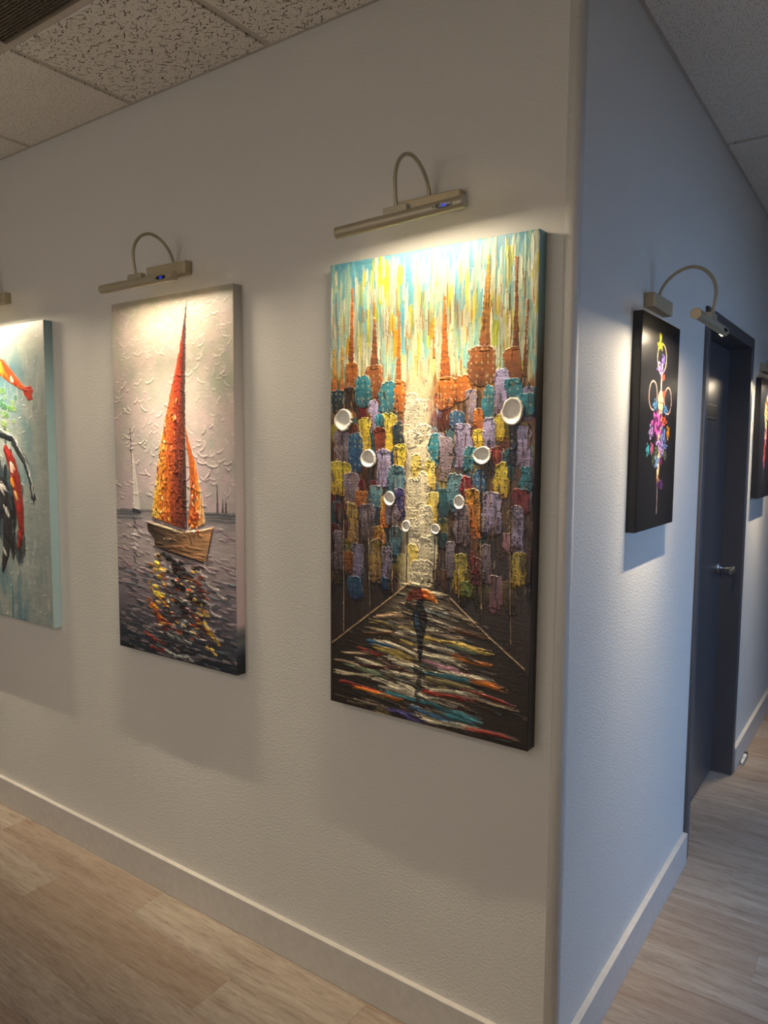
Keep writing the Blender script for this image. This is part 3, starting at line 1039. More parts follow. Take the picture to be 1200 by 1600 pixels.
JIB = [(381, 427), (399, 480), (423, 536), (447, 614), (464, 686), (472, 742), (435, 757), (395, 768), (386, 748), (400, 658), (398, 553), (386, 490)]
HULL = [(172, 763), (186, 753), (283, 768), (373, 774), (460, 767), (502, 752), (511, 753), (492, 808), (474, 868), (403, 867), (324, 860), (249,
847), (212, 837), (212, 813), (179, 785)]
HORIZ = [(-2, 719), (176, 717), (497, 707), (610, 703)]
MASTL = [(90, 432), (98, 562), (103, 719), (109, 988)]
SAILL = [(96, 495), (119, 606), (135, 713), (99, 719)]
BOATR = [(528, 611), (529, 707), (553, 662), (553, 703), (568, 666), (567, 702)]
SREF = [(225, 860, 240, 951, 7, 'ye'), (187, 895, 207, 921, 8, 'oc'), (206, 966, 233, 1017, 9, 'ye'), (179, 958, 225, 1040, 6, 'oc'), (248, 906, 266,
980, 5, 'yo'), (229, 1007, 279, 1044, 6, 'yo'), (178, 1024, 255, 1091, 8, 'or'), (205, 1065, 277, 1131, 8, 'rd'), (152, 1151, 254, 1168, 6, 'rd'),
(168, 1193, 276, 1197, 5, 'rd'), (281, 881, 402, 943, 12, 'dk'), (306, 943, 463, 1009, 11, 'dk'), (299, 1009, 447, 1053, 9, 'dk'), (242, 863, 355,
886, 8, 'dk'), (433, 918, 469, 987, 8, 'rb'), (417, 994, 468, 1050, 8, 'oc'), (400, 1049, 477, 1101, 8, 'rb'), (447, 1063, 515, 1126, 7, 'oc'), (477,
1101, 536, 1133, 6, 'ye'), (461, 1145, 521, 1166, 6, 'oc'), (203, 1165, 399, 1170, 5, 'dk'), (271, 1132, 399, 1149, 5, 'gr'), (263, 1199, 398, 1208,
6, 'gr'), (306, 939, 402, 958, 5, 'gr'), (289, 999, 401, 1017, 5, 'gr'), (288, 1054, 305, 1062, 5, 'cr'), (369, 1032, 407, 1042, 4, 'pk'), (370, 974,
408, 978, 4, 'cr'), (355, 948, 389, 966, 4, 'pk'), (337, 1079, 400, 1085, 5, 'gr'), (279, 1022, 299, 1031, 5, 'cr')]
BLOOMS = [(183, 74, 35, 15, 'yellow'), (197, 139, 42, 19, 'lav'), (221, 112, 21, 16, 'lav2'), (229, 163, 21, 10, 'coral'), (150, 250, 26, 18, 'blue'),
(265, 258, 28, 15, 'blue'), (181, 302, 62, 41, 'rose'), (252, 292, 36, 15, 'coral'), (243, 212, 22, 12, 'coral'), (304, 326, 22, 21, 'orange'), (249,
339, 35, 31, 'perw'), (119, 327, 26, 21, 'lil'), (92, 378, 19, 18, 'aqua'), (133, 375, 20, 17, 'pink'), (211, 364, 42, 22, 'lil'), (241, 383, 29, 18,
'lil'), (191, 411, 27, 24, 'sky'), (232, 414, 21, 11, 'mag'), (207, 469, 17, 14, 'tan'), (209, 481, 13, 12, 'plum'), (247, 483, 21, 17, 'plum'), (181,
385, 27, 19, 'leaf'), (279, 395, 21, 15, 'leaf'), (151, 410, 14, 15, 'leaf'), (274, 368, 29, 11, 'perw')]
PAL = {'or': ((212, 122, 40), (150, 82, 40)), 'br': ((168, 100, 48), (110, 66, 40)), 'dt': ((38, 72, 84), (40, 34, 32)), 'db': ((62, 40, 30), (36, 26, 22)),
       'te': ((62, 142, 156), (38, 96, 112)), 'la': ((176, 168, 206), (140, 124, 160)), 'ye': ((224, 206, 70), (200, 160, 40)), 'rb': ((140, 60, 32), (96, 40, 26)),
       'ma': ((158, 140, 156), (104, 88, 92)), 'bl': ((52, 112, 156), (32, 60, 100)), 'gb': ((108, 148, 156), (52, 92, 116)), 'yo': ((226, 170, 40), (204, 100, 36)),
       'vi': ((66, 58, 124), (44, 40, 84)), 'oc': ((206, 178, 88), (150, 104, 50)), 're': ((160, 32, 44), (92, 26, 34)), 'pk': ((196, 146, 158), (140, 90, 104)),
       'li': ((160, 190, 64), (120, 140, 44)), 'cr': ((216, 206, 176), (200, 188, 156)), 'ye2': ((226, 206, 110), (216, 180, 80)), 'db2': ((36, 52, 84), (30, 34, 46)),
       'sp': ((226, 172, 60), (120, 72, 42)), 'yg': ((196, 204, 60), (214, 206, 90)), 'lg': ((176, 206, 150), (196, 214, 160)), 'bw': ((190, 160, 124), (150, 110, 80)),
       'ol': ((150, 136, 84), (110, 96, 60)), 'wb': ((170, 150, 120), (120, 92, 66)), 'gr': ((150, 156, 150), (120, 128, 126)), 'gg': ((134, 150, 118), (104, 122, 100)),
       'rd': ((156, 52, 38), (120, 36, 30)), 'dr': ((84, 32, 26), (60, 24, 22)), 'br2': ((96, 64, 40), (70, 46, 32)), 'cr2': ((208, 194, 160), (180, 160, 130)), 'dk': ((40, 38, 42), (26, 24, 28))}


# ------------------------------------------------------------------ city street canvas
def paint_city(root):
    A = Art(610, 1220, 1.4, 5, (150, 200, 205))
    g = A.g
    U, V = A.U, A.V
    # sky ground: blue-green above, warm cream toward the skyline, dark town below
    t = np.clip((V - 60) / 260, 0, 1)[..., None]
    A.col = (1 - t) * np.array((88, 150, 168)) + t * np.array((184, 178, 126))
    A.col *= (0.9 + 0.2 * A.nh)[..., None]
    A.z += 0.25 * A.nh + 0.2 * A.nv
    for _ in range(560):                       # long knife pulls down the sky
        u = g.uniform(0, 610)
        v = g.uniform(0, 300)
        ln = g.uniform(30, 130)
        k = g.random()
        d = v / 300
        if k < 0.16 + 0.3 * min(1, v / 160):
            c = (194, 190, 160)
        elif k < 0.62:
            c = (160, 190, 160)
        elif k < 0.80:
            c = (92, 162, 182) if g.random() > d * 0.8 else (190, 186, 112)
        elif k < 0.90:
            c = (190, 182, 66)
        else:
            c = (128, 178, 170)
        A.stroke(u, v - 10, u + g.normal() * 3, v + ln, g.uniform(6, 17), c, g.uniform(0.55, 0.95), g.uniform(0.2, 0.6), dry=0.6)
    for a, b, c, d, k in SKYP:
        A.stroke((a + c) / 2, b - 4, (a + c) / 2, d + 4, (c - a) * 1.1, np.array(PAL[k][0]) * 0.86, 0.85, 0.5, dry=0.7)
    for _ in range(75):                        # thin rusty drips
        u, v = g.uniform(5, 605), g.uniform(70, 290)
        A.stroke(u, v, u + g.normal() * 2, v + g.uniform(30, 90), g.uniform(2.5, 5), (176, 104, 44) if g.random() < .6 else (140, 96, 60), 0.75, 0.4, dry=0.8)
    for _ in range(90):
        u, v = g.uniform(0, 610), g.uniform(10, 280)
        A.stroke(u, v, u + g.normal() * 2, v + g.uniform(30, 100), g.uniform(4, 9), (214, 208, 178), 0.85, 0.8, dry=0.7)
    # town mass, darker to the bottom and the sides, bright shaft in the middle
    ku = np.array([p[0] for p in KERB], float)
    kv = np.array([p[1] for p in KERB], float)
    road_top = np.interp(U, ku, kv)
    road_top = np.where(U > ku[-1], kv[-1] + (U - ku[-1]) * 1.1, road_top)
    top = 318 + 34 * (A.nv - 0.5) * 2 + 20 * (A.nc - 0.5)
    m = np.clip((V - top) / 14, 0, 1)
    s = np.clip((V - 330) / 420, 0, 1)[..., None]
    town = (1 - s) * np.array((138, 96, 54)) + s * np.array((40, 30, 27))
    tint = A.nv[..., None] * np.array((70, 40, 30)) + A.nc[..., None] * np.array((-10, 30, 40)) - np.array((25, 30, 30))
    town = np.clip(town + tint * (1 - 0.5 * s), 8, 255)
    A.col = A.col * (1 - m[..., None]) + town * m[..., None]
    for _ in range(420):
        u, v = g.uniform(0, 610), g.uniform(330, 860)
        k = ('te', 'rb', 'db', 'oc', 'dt', 'ma', 're', 'db', 'or', 'dt')[g.integers(10)]
        dk = 1.0 - 0.65 * np.clip((v - 330) / 460, 0, 1)
        A.stroke(u, v, u + g.normal() * 1.5, v + g.uniform(25, 80), g.uniform(7, 20), np.array(PAL[k][1]) * dk, 0.65, 0.4, dry=0.7)
    for _ in range(130):                       # half-buried slabs between the listed ones
        u, v = g.uniform(-5, 600), g.uniform(345, 840)
        k = ('te', 'rb', 'br', 'oc', 'gb', 'ma', 're', 'bl', 'or', 'la', 'ye')[g.integers(11)]
        dk = 0.82 - 0.45 * np.clip((v - 345) / 480, 0, 1)
        A.daub(u, v, u + g.uniform(20, 38), v + g.uniform(45, 95), np.array(PAL[k][0]) * dk, np.array(PAL[k][1]) * dk * 0.7, None, 0, 0.6)
    shaft = np.exp(-((U - 288 - (A.nc - 0.5) * 40) / (46 + 0.0 * V)) ** 4) * np.clip((V - 250) / 90, 0, 1) * (V < 905)
    A.put((slice(None), slice(None)), np.clip(shaft * 1.05, 0, 1) * 0.95, (198, 186, 150), 0.3)
    # street
    street = A.new('painted_street')
    sm = (V > road_top).astype(float)
    full = (slice(None), slice(None))
    A.put(full, sm, (34, 26, 22), 0.2, street)
    glow = np.exp(-((U - 305) / (70 + (V - 850) * 0.45)) ** 2) * sm * np.clip((V - 845) / 30, 0, 1) * np.clip((1230 - V) / 300, 0, 1)
    A.put(full, np.clip(glow * (0.3 + 1.1 * A.nh), 0, 0.95), (186, 168, 134))
    for _ in range(330):
        v = g.uniform(870, 1218)
        half = 40 + (v - 860) * 0.80
        u = 303 + g.normal() * half * 0.5
        c = PAL[('wb', 'br2', 'cr2', 'ol', 'dr', 'dk', 'dk', 'gg', 'br2', 'gr')[g.integers(10)]][g.integers(2)]
        edge = abs(u - 303) / half
        c = np.array(c) * np.clip(1.15 - edge * 0.75, 0.25, 1)
        ln = g.uniform(20, 75)
        if v < np.interp(u, ku, kv) + 6:
            continue
        A.stroke(u - ln / 2, v - g.uniform(-2, 5), u + ln / 2, v + g.uniform(0, 7), g.uniform(3, 8), c, 0.8, 0.6, dry=1.1, taper=False)
    for a, b, c, d, w, k in STREET:
        col = np.array(PAL[k][0]) * (0.92 if k == 'cr' else 0.95)
        for _ in range(3):
            e = g.normal(0, 3.2, 2)
            A.stroke(a + g.normal() * 9, b + e[0], c + g.normal() * 9, d + e[1], w * g.uniform(1.0, 1.7), col * g.uniform(0.72, 1.08), 0.9, 0.8, dry=1.1, taper=False)
    for _ in range(110):
        v = g.uniform(900, 1218)
        half = 60 + (v - 860) * 0.8
        u = 303 + g.normal() * half * 0.55
        if v < np.interp(u, ku, kv) + 8:
            continue
        ln = g.uniform(16, 60)
        A.stroke(u - ln / 2, v, u + ln / 2, v + g.uniform(-3, 9), g.uniform(2.5, 6), ((30, 22, 20), (52, 40, 30), (84, 66, 48), (44, 60, 64))[g.integers(4)], 0.85, 0.7, dry=1.0)
    for k in range(len(KERB) - 1):
        if k in (2, 3, 4):
            continue
        A.stroke(*KERB[k], *KERB[k + 1], 3.6, (176, 150, 116), 0.95, 1.0, dry=0.1, taper=False)
    # spires and the far skyline blocks
    for x0, x1, yb, tx, ty, k in SPIRES:
        i = A.new('spire')
        w = (x1 - x0) / 2
        um = (x0 + x1) / 2
        pts = [(x0, yb + 4), (x1, yb + 4), (um + w * 0.55 + (tx - um) * 0.4, yb - (yb - ty) * 0.45), (tx + 3, ty), (tx - 3, ty), (um - w * 0.55 + (tx - um) * 0.4, yb - (yb - ty) * 0.45)]
        sl, a = A.poly(pts, 5)
        tt = np.clip((A.V[sl] - ty) / (yb - ty), 0, 1)[..., None]
        c = (np.array(PAL[k][0]) * (1 - tt) + np.array(PAL[k][1]) * tt) * (0.65 + 0.7 * A.nh[sl][..., None])
        A.put(sl, a, np.clip(c, 0, 255), 0.8, i)
        A.z[sl] += a * A.nf[sl] * 0.6
    for u0, v0, u1, v1, k, st in DAUBS:
        i = A.new('building_daub')
        vm = (v0 + v1) / 2
        mid = 255 < (u0 + u1) / 2 < 345 and k in ('cr', 'ye2')
        dk = 0.92 if mid else 0.94 - 0.30 * np.clip((vm - 520) / 330, 0, 1)
        A.daub(u0 - 4, v0 - 3, u1 + 4, v1 + 5, np.array(PAL[k][0]) * dk, np.array(PAL[k][1]) * dk, i, st, 0.9 if mid else 1.1,
               hole=np.array((84, 52, 40)) * dk, lit=np.array((228, 206, 150)) * dk)
    # scraped glaze over the houses: breaks the slabs up, darker toward the street
    tm = np.clip((V - 330) / 40, 0, 1) * (V < road_top) * (1 - np.clip(np.exp(-((U - 288) / 50) ** 4) * 1.2, 0, 1))
    gl = field(A.h, A.w, 46, 9, 301)
    dark = 0.25 + 0.55 * np.clip((V - 560) / 300, 0, 1) + 0.25 * np.clip(np.abs(U - 300) / 300 - 0.6, 0, 1)
    A.put(full, np.clip((gl - 0.5) * 3.2, 0, 1) * tm * dark, (44, 32, 26), -0.3)
    for _ in range(520):
        u, v = g.uniform(0, 610), g.uniform(335, 850)
        if abs(u - 288) < 52 or v > np.interp(u, ku, kv) - 40:
            continue
        c = ((50, 36, 28), (92, 58, 36), (36, 52, 60), (176, 160, 140), (150, 110, 60), (58, 28, 28))[g.integers(6)]
        A.stroke(u, v, u + g.normal() * 2.5, v + g.uniform(12, 46), g.uniform(2, 6), np.array(c) * (1 - 0.4 * np.clip((v - 500) / 350, 0, 1)), 0.6, 0.5, dry=1.0)
    # lamp posts
    for a, b, c, d in POSTS:
        A.stroke(a, b, c, d, 3.2, (44, 34, 28), 0.95, 0.6, dry=0.05, taper=False)
        A.stroke(a + 2, b + (d - b) * 0.45, c + 2, d, 1.9, (190, 168, 130), 0.7, 0.6, dry=0.8, taper=False)
    # raised white cups of the street lamps
    for cu, cv, ru, rv in DISCS:
        i = A.new('white_paint_cup')
        sl = A.win(cu - ru * 1.4, cv - rv * 1.4, cu + ru * 1.4, cv + rv * 1.4)
        x = (A.U[sl] - cu + (A.nc[sl] - 0.5) * ru * 0.35) / ru
        y = (A.V[sl] - cv + (A.nc[sl] - 0.5) * rv * 0.3) / rv
        d = np.sqrt(x * x + y * y)
        mm = (d < 1).astype(float)
        sc = np.clip(rv / 30.0, 0.55, 1.2)
        prof = np.where(d < 0.82, 0.4 + 9.6 * (d / 0.82) ** 4.0, 10.0 + 1.0 * np.sin(np.clip((d - 0.82) / 0.18, 0, 1) * math.pi)) * sc
        A.put(sl, mm, (236, 232, 222), 0, i)
        A.z[sl] = A.z[sl] * (1 - mm) + mm * prof
        A.z[sl] += mm * np.clip(1 - np.hypot(x - 0.05, y - 0.2) * 3.2, 0, 1) * 1.6 * (0.5 + A.nf[sl])
    # walker and umbrella
    i = A.new('walking_figure')
    sl, a = A.poly(FIG, 3)
    c = np.array((30, 30, 36)) + (A.nv[sl][..., None] - 0.5) * np.array((16, 26, 40))
    A.put(sl, a, np.clip(c, 8, 255), 1.0, i)
    A.stroke(289, 925, 297, 968, 12, (54, 84, 108), 0.85, 0.5)
    A.stroke(311, 918, 313, 962, 5, (96, 50, 40), 0.7, 0.4)
    i = A.new('umbrella')
    sl, a = A.poly(UMB, 3)
    A.put(sl, a, (92, 38, 22), 1.4, i)
    sl, a = A.poly(UMB2, 2)
    A.put(sl, a, (212, 112, 30), 0.6, i)
    A.stroke(303, 860, 316, 884, 8, (150, 40, 26), 0.8, 0.4)
    A.stroke(327, 862, 356, 892, 2.2, (240, 190, 110), 0.9, 0.6, dry=0.1)
    sl, a = A.poly(REFL, 8)
    A.put(sl, a * 0.8, (52, 52, 46), 0.4)
    A.z += (A.nf - 0.5) * 0.35
    A.z -= A.z.min()
    A.build(root, 'paint', -0.038)


# ------------------------------------------------------------------ sailboat canvas
def paint_sail(root):
    A = Art(610, 1220, 1.7, 21, (190, 180, 182))
    g = A.g
    U, V = A.U, A.V
    full = (slice(None), slice(None))
    t = np.clip(V / 720, 0, 1)[..., None]
    A.col = (1 - t) * np.array((166, 159, 143)) + t * np.array((170, 157, 160))
    A.col += (A.nc[..., None] - 0.5) * np.array((26, 10, 20))
    big = field(A.h, A.w, 60, 60, 77)
    A.col += (big[..., None] - 0.5) * np.array((40, 14, 26))
    horizon = np.interp(U[0], [p[0] for p in HORIZ], [p[1] for p in HORIZ])[None, :]
    # curled knife ridges all over the sky
    for _ in range(270):
        u, v = g.uniform(10, 600), g.uniform(10, 700)
        r, a0 = g.uniform(10, 26), g.uniform(-0.5, 1.6)
        span = g.uniform(0.8, 1.9)
        hgt = g.uniform(1.2, 3.0) * (0.6 if v < 150 else 1)
        lastp = None
        cx, cy = u - r * math.cos(a0), v - r * math.sin(a0)
        for q in np.linspace(0, 1, 7):
            aa = a0 + span * q
            p = (cx + r * 1.25 * math.cos(aa), cy + r * math.sin(aa))
            if lastp:
                A.stroke(*lastp, *p, 5.2, (206, 197, 186), 0.30, hgt, dry=0.1, taper=False)
            lastp = p
    for _ in range(120):
        u, v = g.uniform(0, 610), g.uniform(0, 700)
        A.stroke(u, v, u + g.uniform(10, 40), v + g.uniform(-12, 22), g.uniform(12, 30), (188, 174, 168) if g.random() < .6 else (160, 144, 154), 0.35, 0.35, dry=0.5)
    # water
    wm = (V > horizon).astype(float)
    sea = A.new('painted_sea')
    tw = np.clip((V - 715) / 500, 0, 1)
    k3 = [0, 0.1, 0.35, 0.62, 0.85, 1.0]
    cc = np.array([(110, 108, 112), (160, 150, 152), (158, 146, 148), (112, 104, 112), (56, 60, 70), (30, 38, 50)], float)
    wat = np.stack([np.interp(tw, k3, cc[:, i]) for i in range(3)], -1) + (A.nh[..., None] - 0.5) * 50
    A.put(full, wm, np.clip(wat, 5, 255), 0.3, sea)
    for _ in range(520):
        v = 735 + 480 * g.random() ** 0.8
        u = g.uniform(-10, 610)
        ln = g.uniform(18, 60)
        f = (v - 735) / 480
        pick = g.random()
        if pick < 0.42:
            c = np.array((182, 168, 170)) * (1 - 0.35 * f)
        elif pick < 0.6:
            c = np.array((150, 120, 134)) * (1 - 0.35 * f)
        elif pick < 0.86:
            c = np.array((60, 62, 74))
        else:
            c = np.array((104, 122, 132)) * (1 - 0.3 * f)
        if pick >= 0.6 and f < 0.35:
            continue
        A.stroke(u, v, u + ln, v + g.uniform(-1, 9), g.uniform(4, 10), c, 0.75, g.uniform(0.4, 1.2), dry=0.6)
    # broad foam shells on the right of the hull
    for (u, v, r) in ((505, 880, 34), (520, 930, 40), (500, 985, 36), (530, 1020, 34), (505, 1065, 38), (540, 1100, 30), (470, 905, 22), (560, 960, 30)):
        last = None
        for q in np.linspace(0, 1, 10):
            aa = 2.6 + 2.4 * q
            p = (u + r * 1.2 * math.cos(aa), v - r * 0.6 * math.sin(aa))
            if last:
                A.stroke(*last, *p, 6.5, (210, 200, 196), 0.6, 2.0, dry=0.1, taper=False)
            last = p
    A.stroke(0, horizon[0, 0] + 2, 610, horizon[0, -1] + 2, 9, (84, 84, 90), 0.8, 0.3, dry=0.6, taper=False)
    for v in (724, 732, 745):
        A.stroke(-10, v + 4, 150, v, 9, (92, 96, 104), 0.75, 0.4, dry=0.8)
        A.stroke(480, v - 14, 640, v - 14, 8, (96, 96, 102), 0.7, 0.4, dry=0.8)
    # reflections
    for a, b, c, d, w, k in SREF:
        n = max(2, int(math.hypot(c - a, d - b) / 17))
        for q in range(n):
            f = (q + 0.5) / n
            uu, vv = a + (c - a) * f, b + (d - b) * f
            for _ in range(2):
                x, y = uu + g.normal() * w * 0.9, vv + g.normal() * w * 0.7
                ln = w * g.uniform(2.0, 4.4)
                A.stroke(x - ln / 2, y - 2, x + ln / 2, y + g.uniform(0, 6), w * g.uniform(0.9, 1.6), np.array(PAL[k][g.integers(2)]), 0.95, 0.9, dry=0.5)
    for _ in range(90):
        u, v = g.uniform(230, 430), g.uniform(880, 1120)
        A.stroke(u, v, u + g.uniform(20, 60), v + g.uniform(-2, 6), g.uniform(4, 9), ((34, 32, 36), (50, 44, 44), (84, 50, 40))[g.integers(3)], 0.85, 0.9, dry=0.8)
    for _ in range(60):
        u, v = 200 + 250 * g.random(), 890 + 260 * g.random()
        c = ((226, 200, 150), (214, 200, 190), (196, 84, 40), (34, 34, 40), (226, 180, 60))[g.integers(5)]
        A.stroke(u, v, u + g.uniform(12, 40), v + g.uniform(-2, 6), g.uniform(4, 8), c, 0.85, 1.1, dry=0.5)
    # distant boats
    i = A.new('distant_sailboat')
    A.stroke(MASTL[0][0], MASTL[0][1], MASTL[2][0], MASTL[2][1], 4.5, (70, 68, 74), 0.95, 0.6, i, 0.1, False)
    sl, a = A.poly(SAILL, 4)
    A.put(sl, a, (196, 190, 184), 0.8, i)
    A.stroke(88, 716, 140, 722, 13, (58, 58, 64), 0.95, 0.8, i, 0.1)
    for q in range(16):
        v = 740 + q * 15.5
        A.stroke(96 + g.normal() * 4, v, 112 + g.normal() * 6, v + g.uniform(4, 14), 9, (78, 80, 84) if g.random() < .7 else (198, 190, 186), 0.85, 0.8)
    for q in range(0, 6, 2):
        i = A.new('distant_sailboat')
        (a, b), (c, d) = BOATR[q], BOATR[q + 1]
        sl, mk = A.poly([(a - 1, b), (a + 2, b), (c + 6, d), (c - 5, d)], 3)
        A.put(sl, mk, (80, 76, 80), 0.6, i)
    # hull and sails
    i = A.new('hull')
    sl, a = A.poly(HULL, 4)
    tt = np.clip((A.U[sl] - 190) / 300, 0, 1)[..., None]
    c = (1 - tt) * np.array((52, 40, 34)) + tt * np.array((176, 132, 92))
    c = c * (0.7 + 0.6 * A.nh[sl][..., None]) + (A.nc[sl][..., None] - 0.5) * np.array((60, 30, 10))
    A.put(sl, a, np.clip(c, 10, 255), 1.4, i)
    A.stroke(186, 757, 372, 782, 7, (200, 180, 140), 0.9, 0.9, i)
    A.stroke(372, 780, 505, 758, 6, (208, 184, 146), 0.9, 0.9, i)
    A.stroke(176, 768, 280, 800, 8, (60, 44, 36), 0.7, 0.5, i)
    A.stroke(212, 838, 474, 874, 9, (28, 24, 26), 0.9, 0.9)
    A.stroke(507, 754, 474, 870, 4, (40, 30, 26), 0.9, 0.8, dry=0.1)
    A.stroke(395, 782, 405, 815, 5, (60, 44, 34), 0.8, 0.7)
    for u in (262, 276, 290):
        A.stroke(u, 806, u + 7, 807, 5, (214, 196, 170), 0.9, 0.6)
    i = A.new('main_sail')
    sl, a = A.poly(MAIN, 5)
    lft = np.interp(A.V[sl], [38, 184, 325, 492, 668, 735], [396, 359, 309, 254, 214, 200])
    x = np.clip((A.U[sl] - lft) / np.maximum(384 - lft, 4) + (A.nv[sl] - 0.5) * 0.5, 0, 1)
    ks = [0, 0.18, 0.38, 0.6, 0.85, 1]
    low = np.clip((A.V[sl] - 300) / 400, 0, 1)[..., None]
    c1 = np.array([(176, 84, 40), (170, 72, 40), (150, 54, 36), (120, 42, 32), (72, 40, 34), (52, 42, 40)], float)
    c2 = np.array([(200, 178, 90), (206, 150, 46), (190, 102, 34), (128, 56, 32), (92, 42, 32), (66, 38, 34)], float)
    q1 = np.stack([np.interp(x, ks, c1[:, k]) for k in range(3)], -1)
    q2 = np.stack([np.interp(x, ks, c2[:, k]) for k in range(3)], -1)
    c = (q1 * (1 - low) + q2 * low) * (0.72 + 0.55 * A.nf[sl][..., None])
    A.put(sl, a, np.clip(c, 0, 255), 1.2, i)
    A.z[sl] += a * (A.nf[sl] * 1.6 + A.nv[sl] * 0.8)
    for _ in range(120):
        v = g.uniform(330, 740)
        l0, r0 = np.interp(v, [325, 492, 735], [309, 254, 205]), 372
        u = l0 + (r0 - l0) * g.random() ** 1.4
        c = ((214, 182, 84), (204, 140, 40), (216, 204, 156), (170, 80, 34), (136, 54, 30))[g.integers(5)]
        if u > l0 + 0.55 * (r0 - l0):
            c = ((136, 58, 34), (84, 40, 30), (110, 48, 32))[g.integers(3)]
        A.stroke(u, v, u + g.normal() * 5, v + g.uniform(8, 24), g.uniform(4, 9), c, 0.8, 1.1, i, 0.4)
    sl, a2 = A.poly(MAIN, 5)
    i2 = A.new('jib_sail')
    sl, a = A.poly(JIB, 4)
    x = np.clip((A.U[sl] - 385) / 85 + (A.nv[sl] - 0.5) * 0.6, 0, 1)[..., None]
    c = np.where(x < 0.45, (168, 82, 36), np.where(x < 0.75, (220, 130, 40), (206, 188, 150))) * (0.75 + 0.5 * A.nf[sl][..., None])
    A.put(sl, a, np.clip(c, 0, 255), 1.3, i2)
    for _ in range(26):
        v = g.uniform(600, 760)
        u = g.uniform(396, 398 + (v - 480) * 0.22)
        A.stroke(u, v, u + g.normal() * 4, v + g.uniform(8, 20), g.uniform(4, 9), ((226, 140, 36), (190, 70, 30), (236, 214, 180), (230, 170, 50))[g.integers(4)], 0.9, 1.3, i2, 0.3)
    for _ in range(12):
        u, v = g.uniform(392, 440), g.uniform(700, 775)
        A.stroke(u, v, u + g.normal() * 6, v + g.uniform(6, 16), g.uniform(5, 9), ((226, 120, 36), (200, 60, 30), (240, 222, 196))[g.integers(3)], 0.95, 1.6, i2, 0.3)
    i3 = A.new('mast')
    A.stroke(395, 36, 379, 300, 4, (66, 56, 50), 0.9, 0.8, i3, 0.15, False)
    A.stroke(379, 300, 379, 770, 5, (62, 42, 36), 0.95, 0.9, i3, 0.1, False)
    for v in (500, 560, 625):
        A.stroke(379, v, 398, v + 4, 2.6, (44, 40, 40), 0.95, 0.7, i3, 0.1)
    A.z += (A.nf - 0.5) * 0.5
    A.z -= A.z.min()
    A.build(root, 'paint', -0.036)


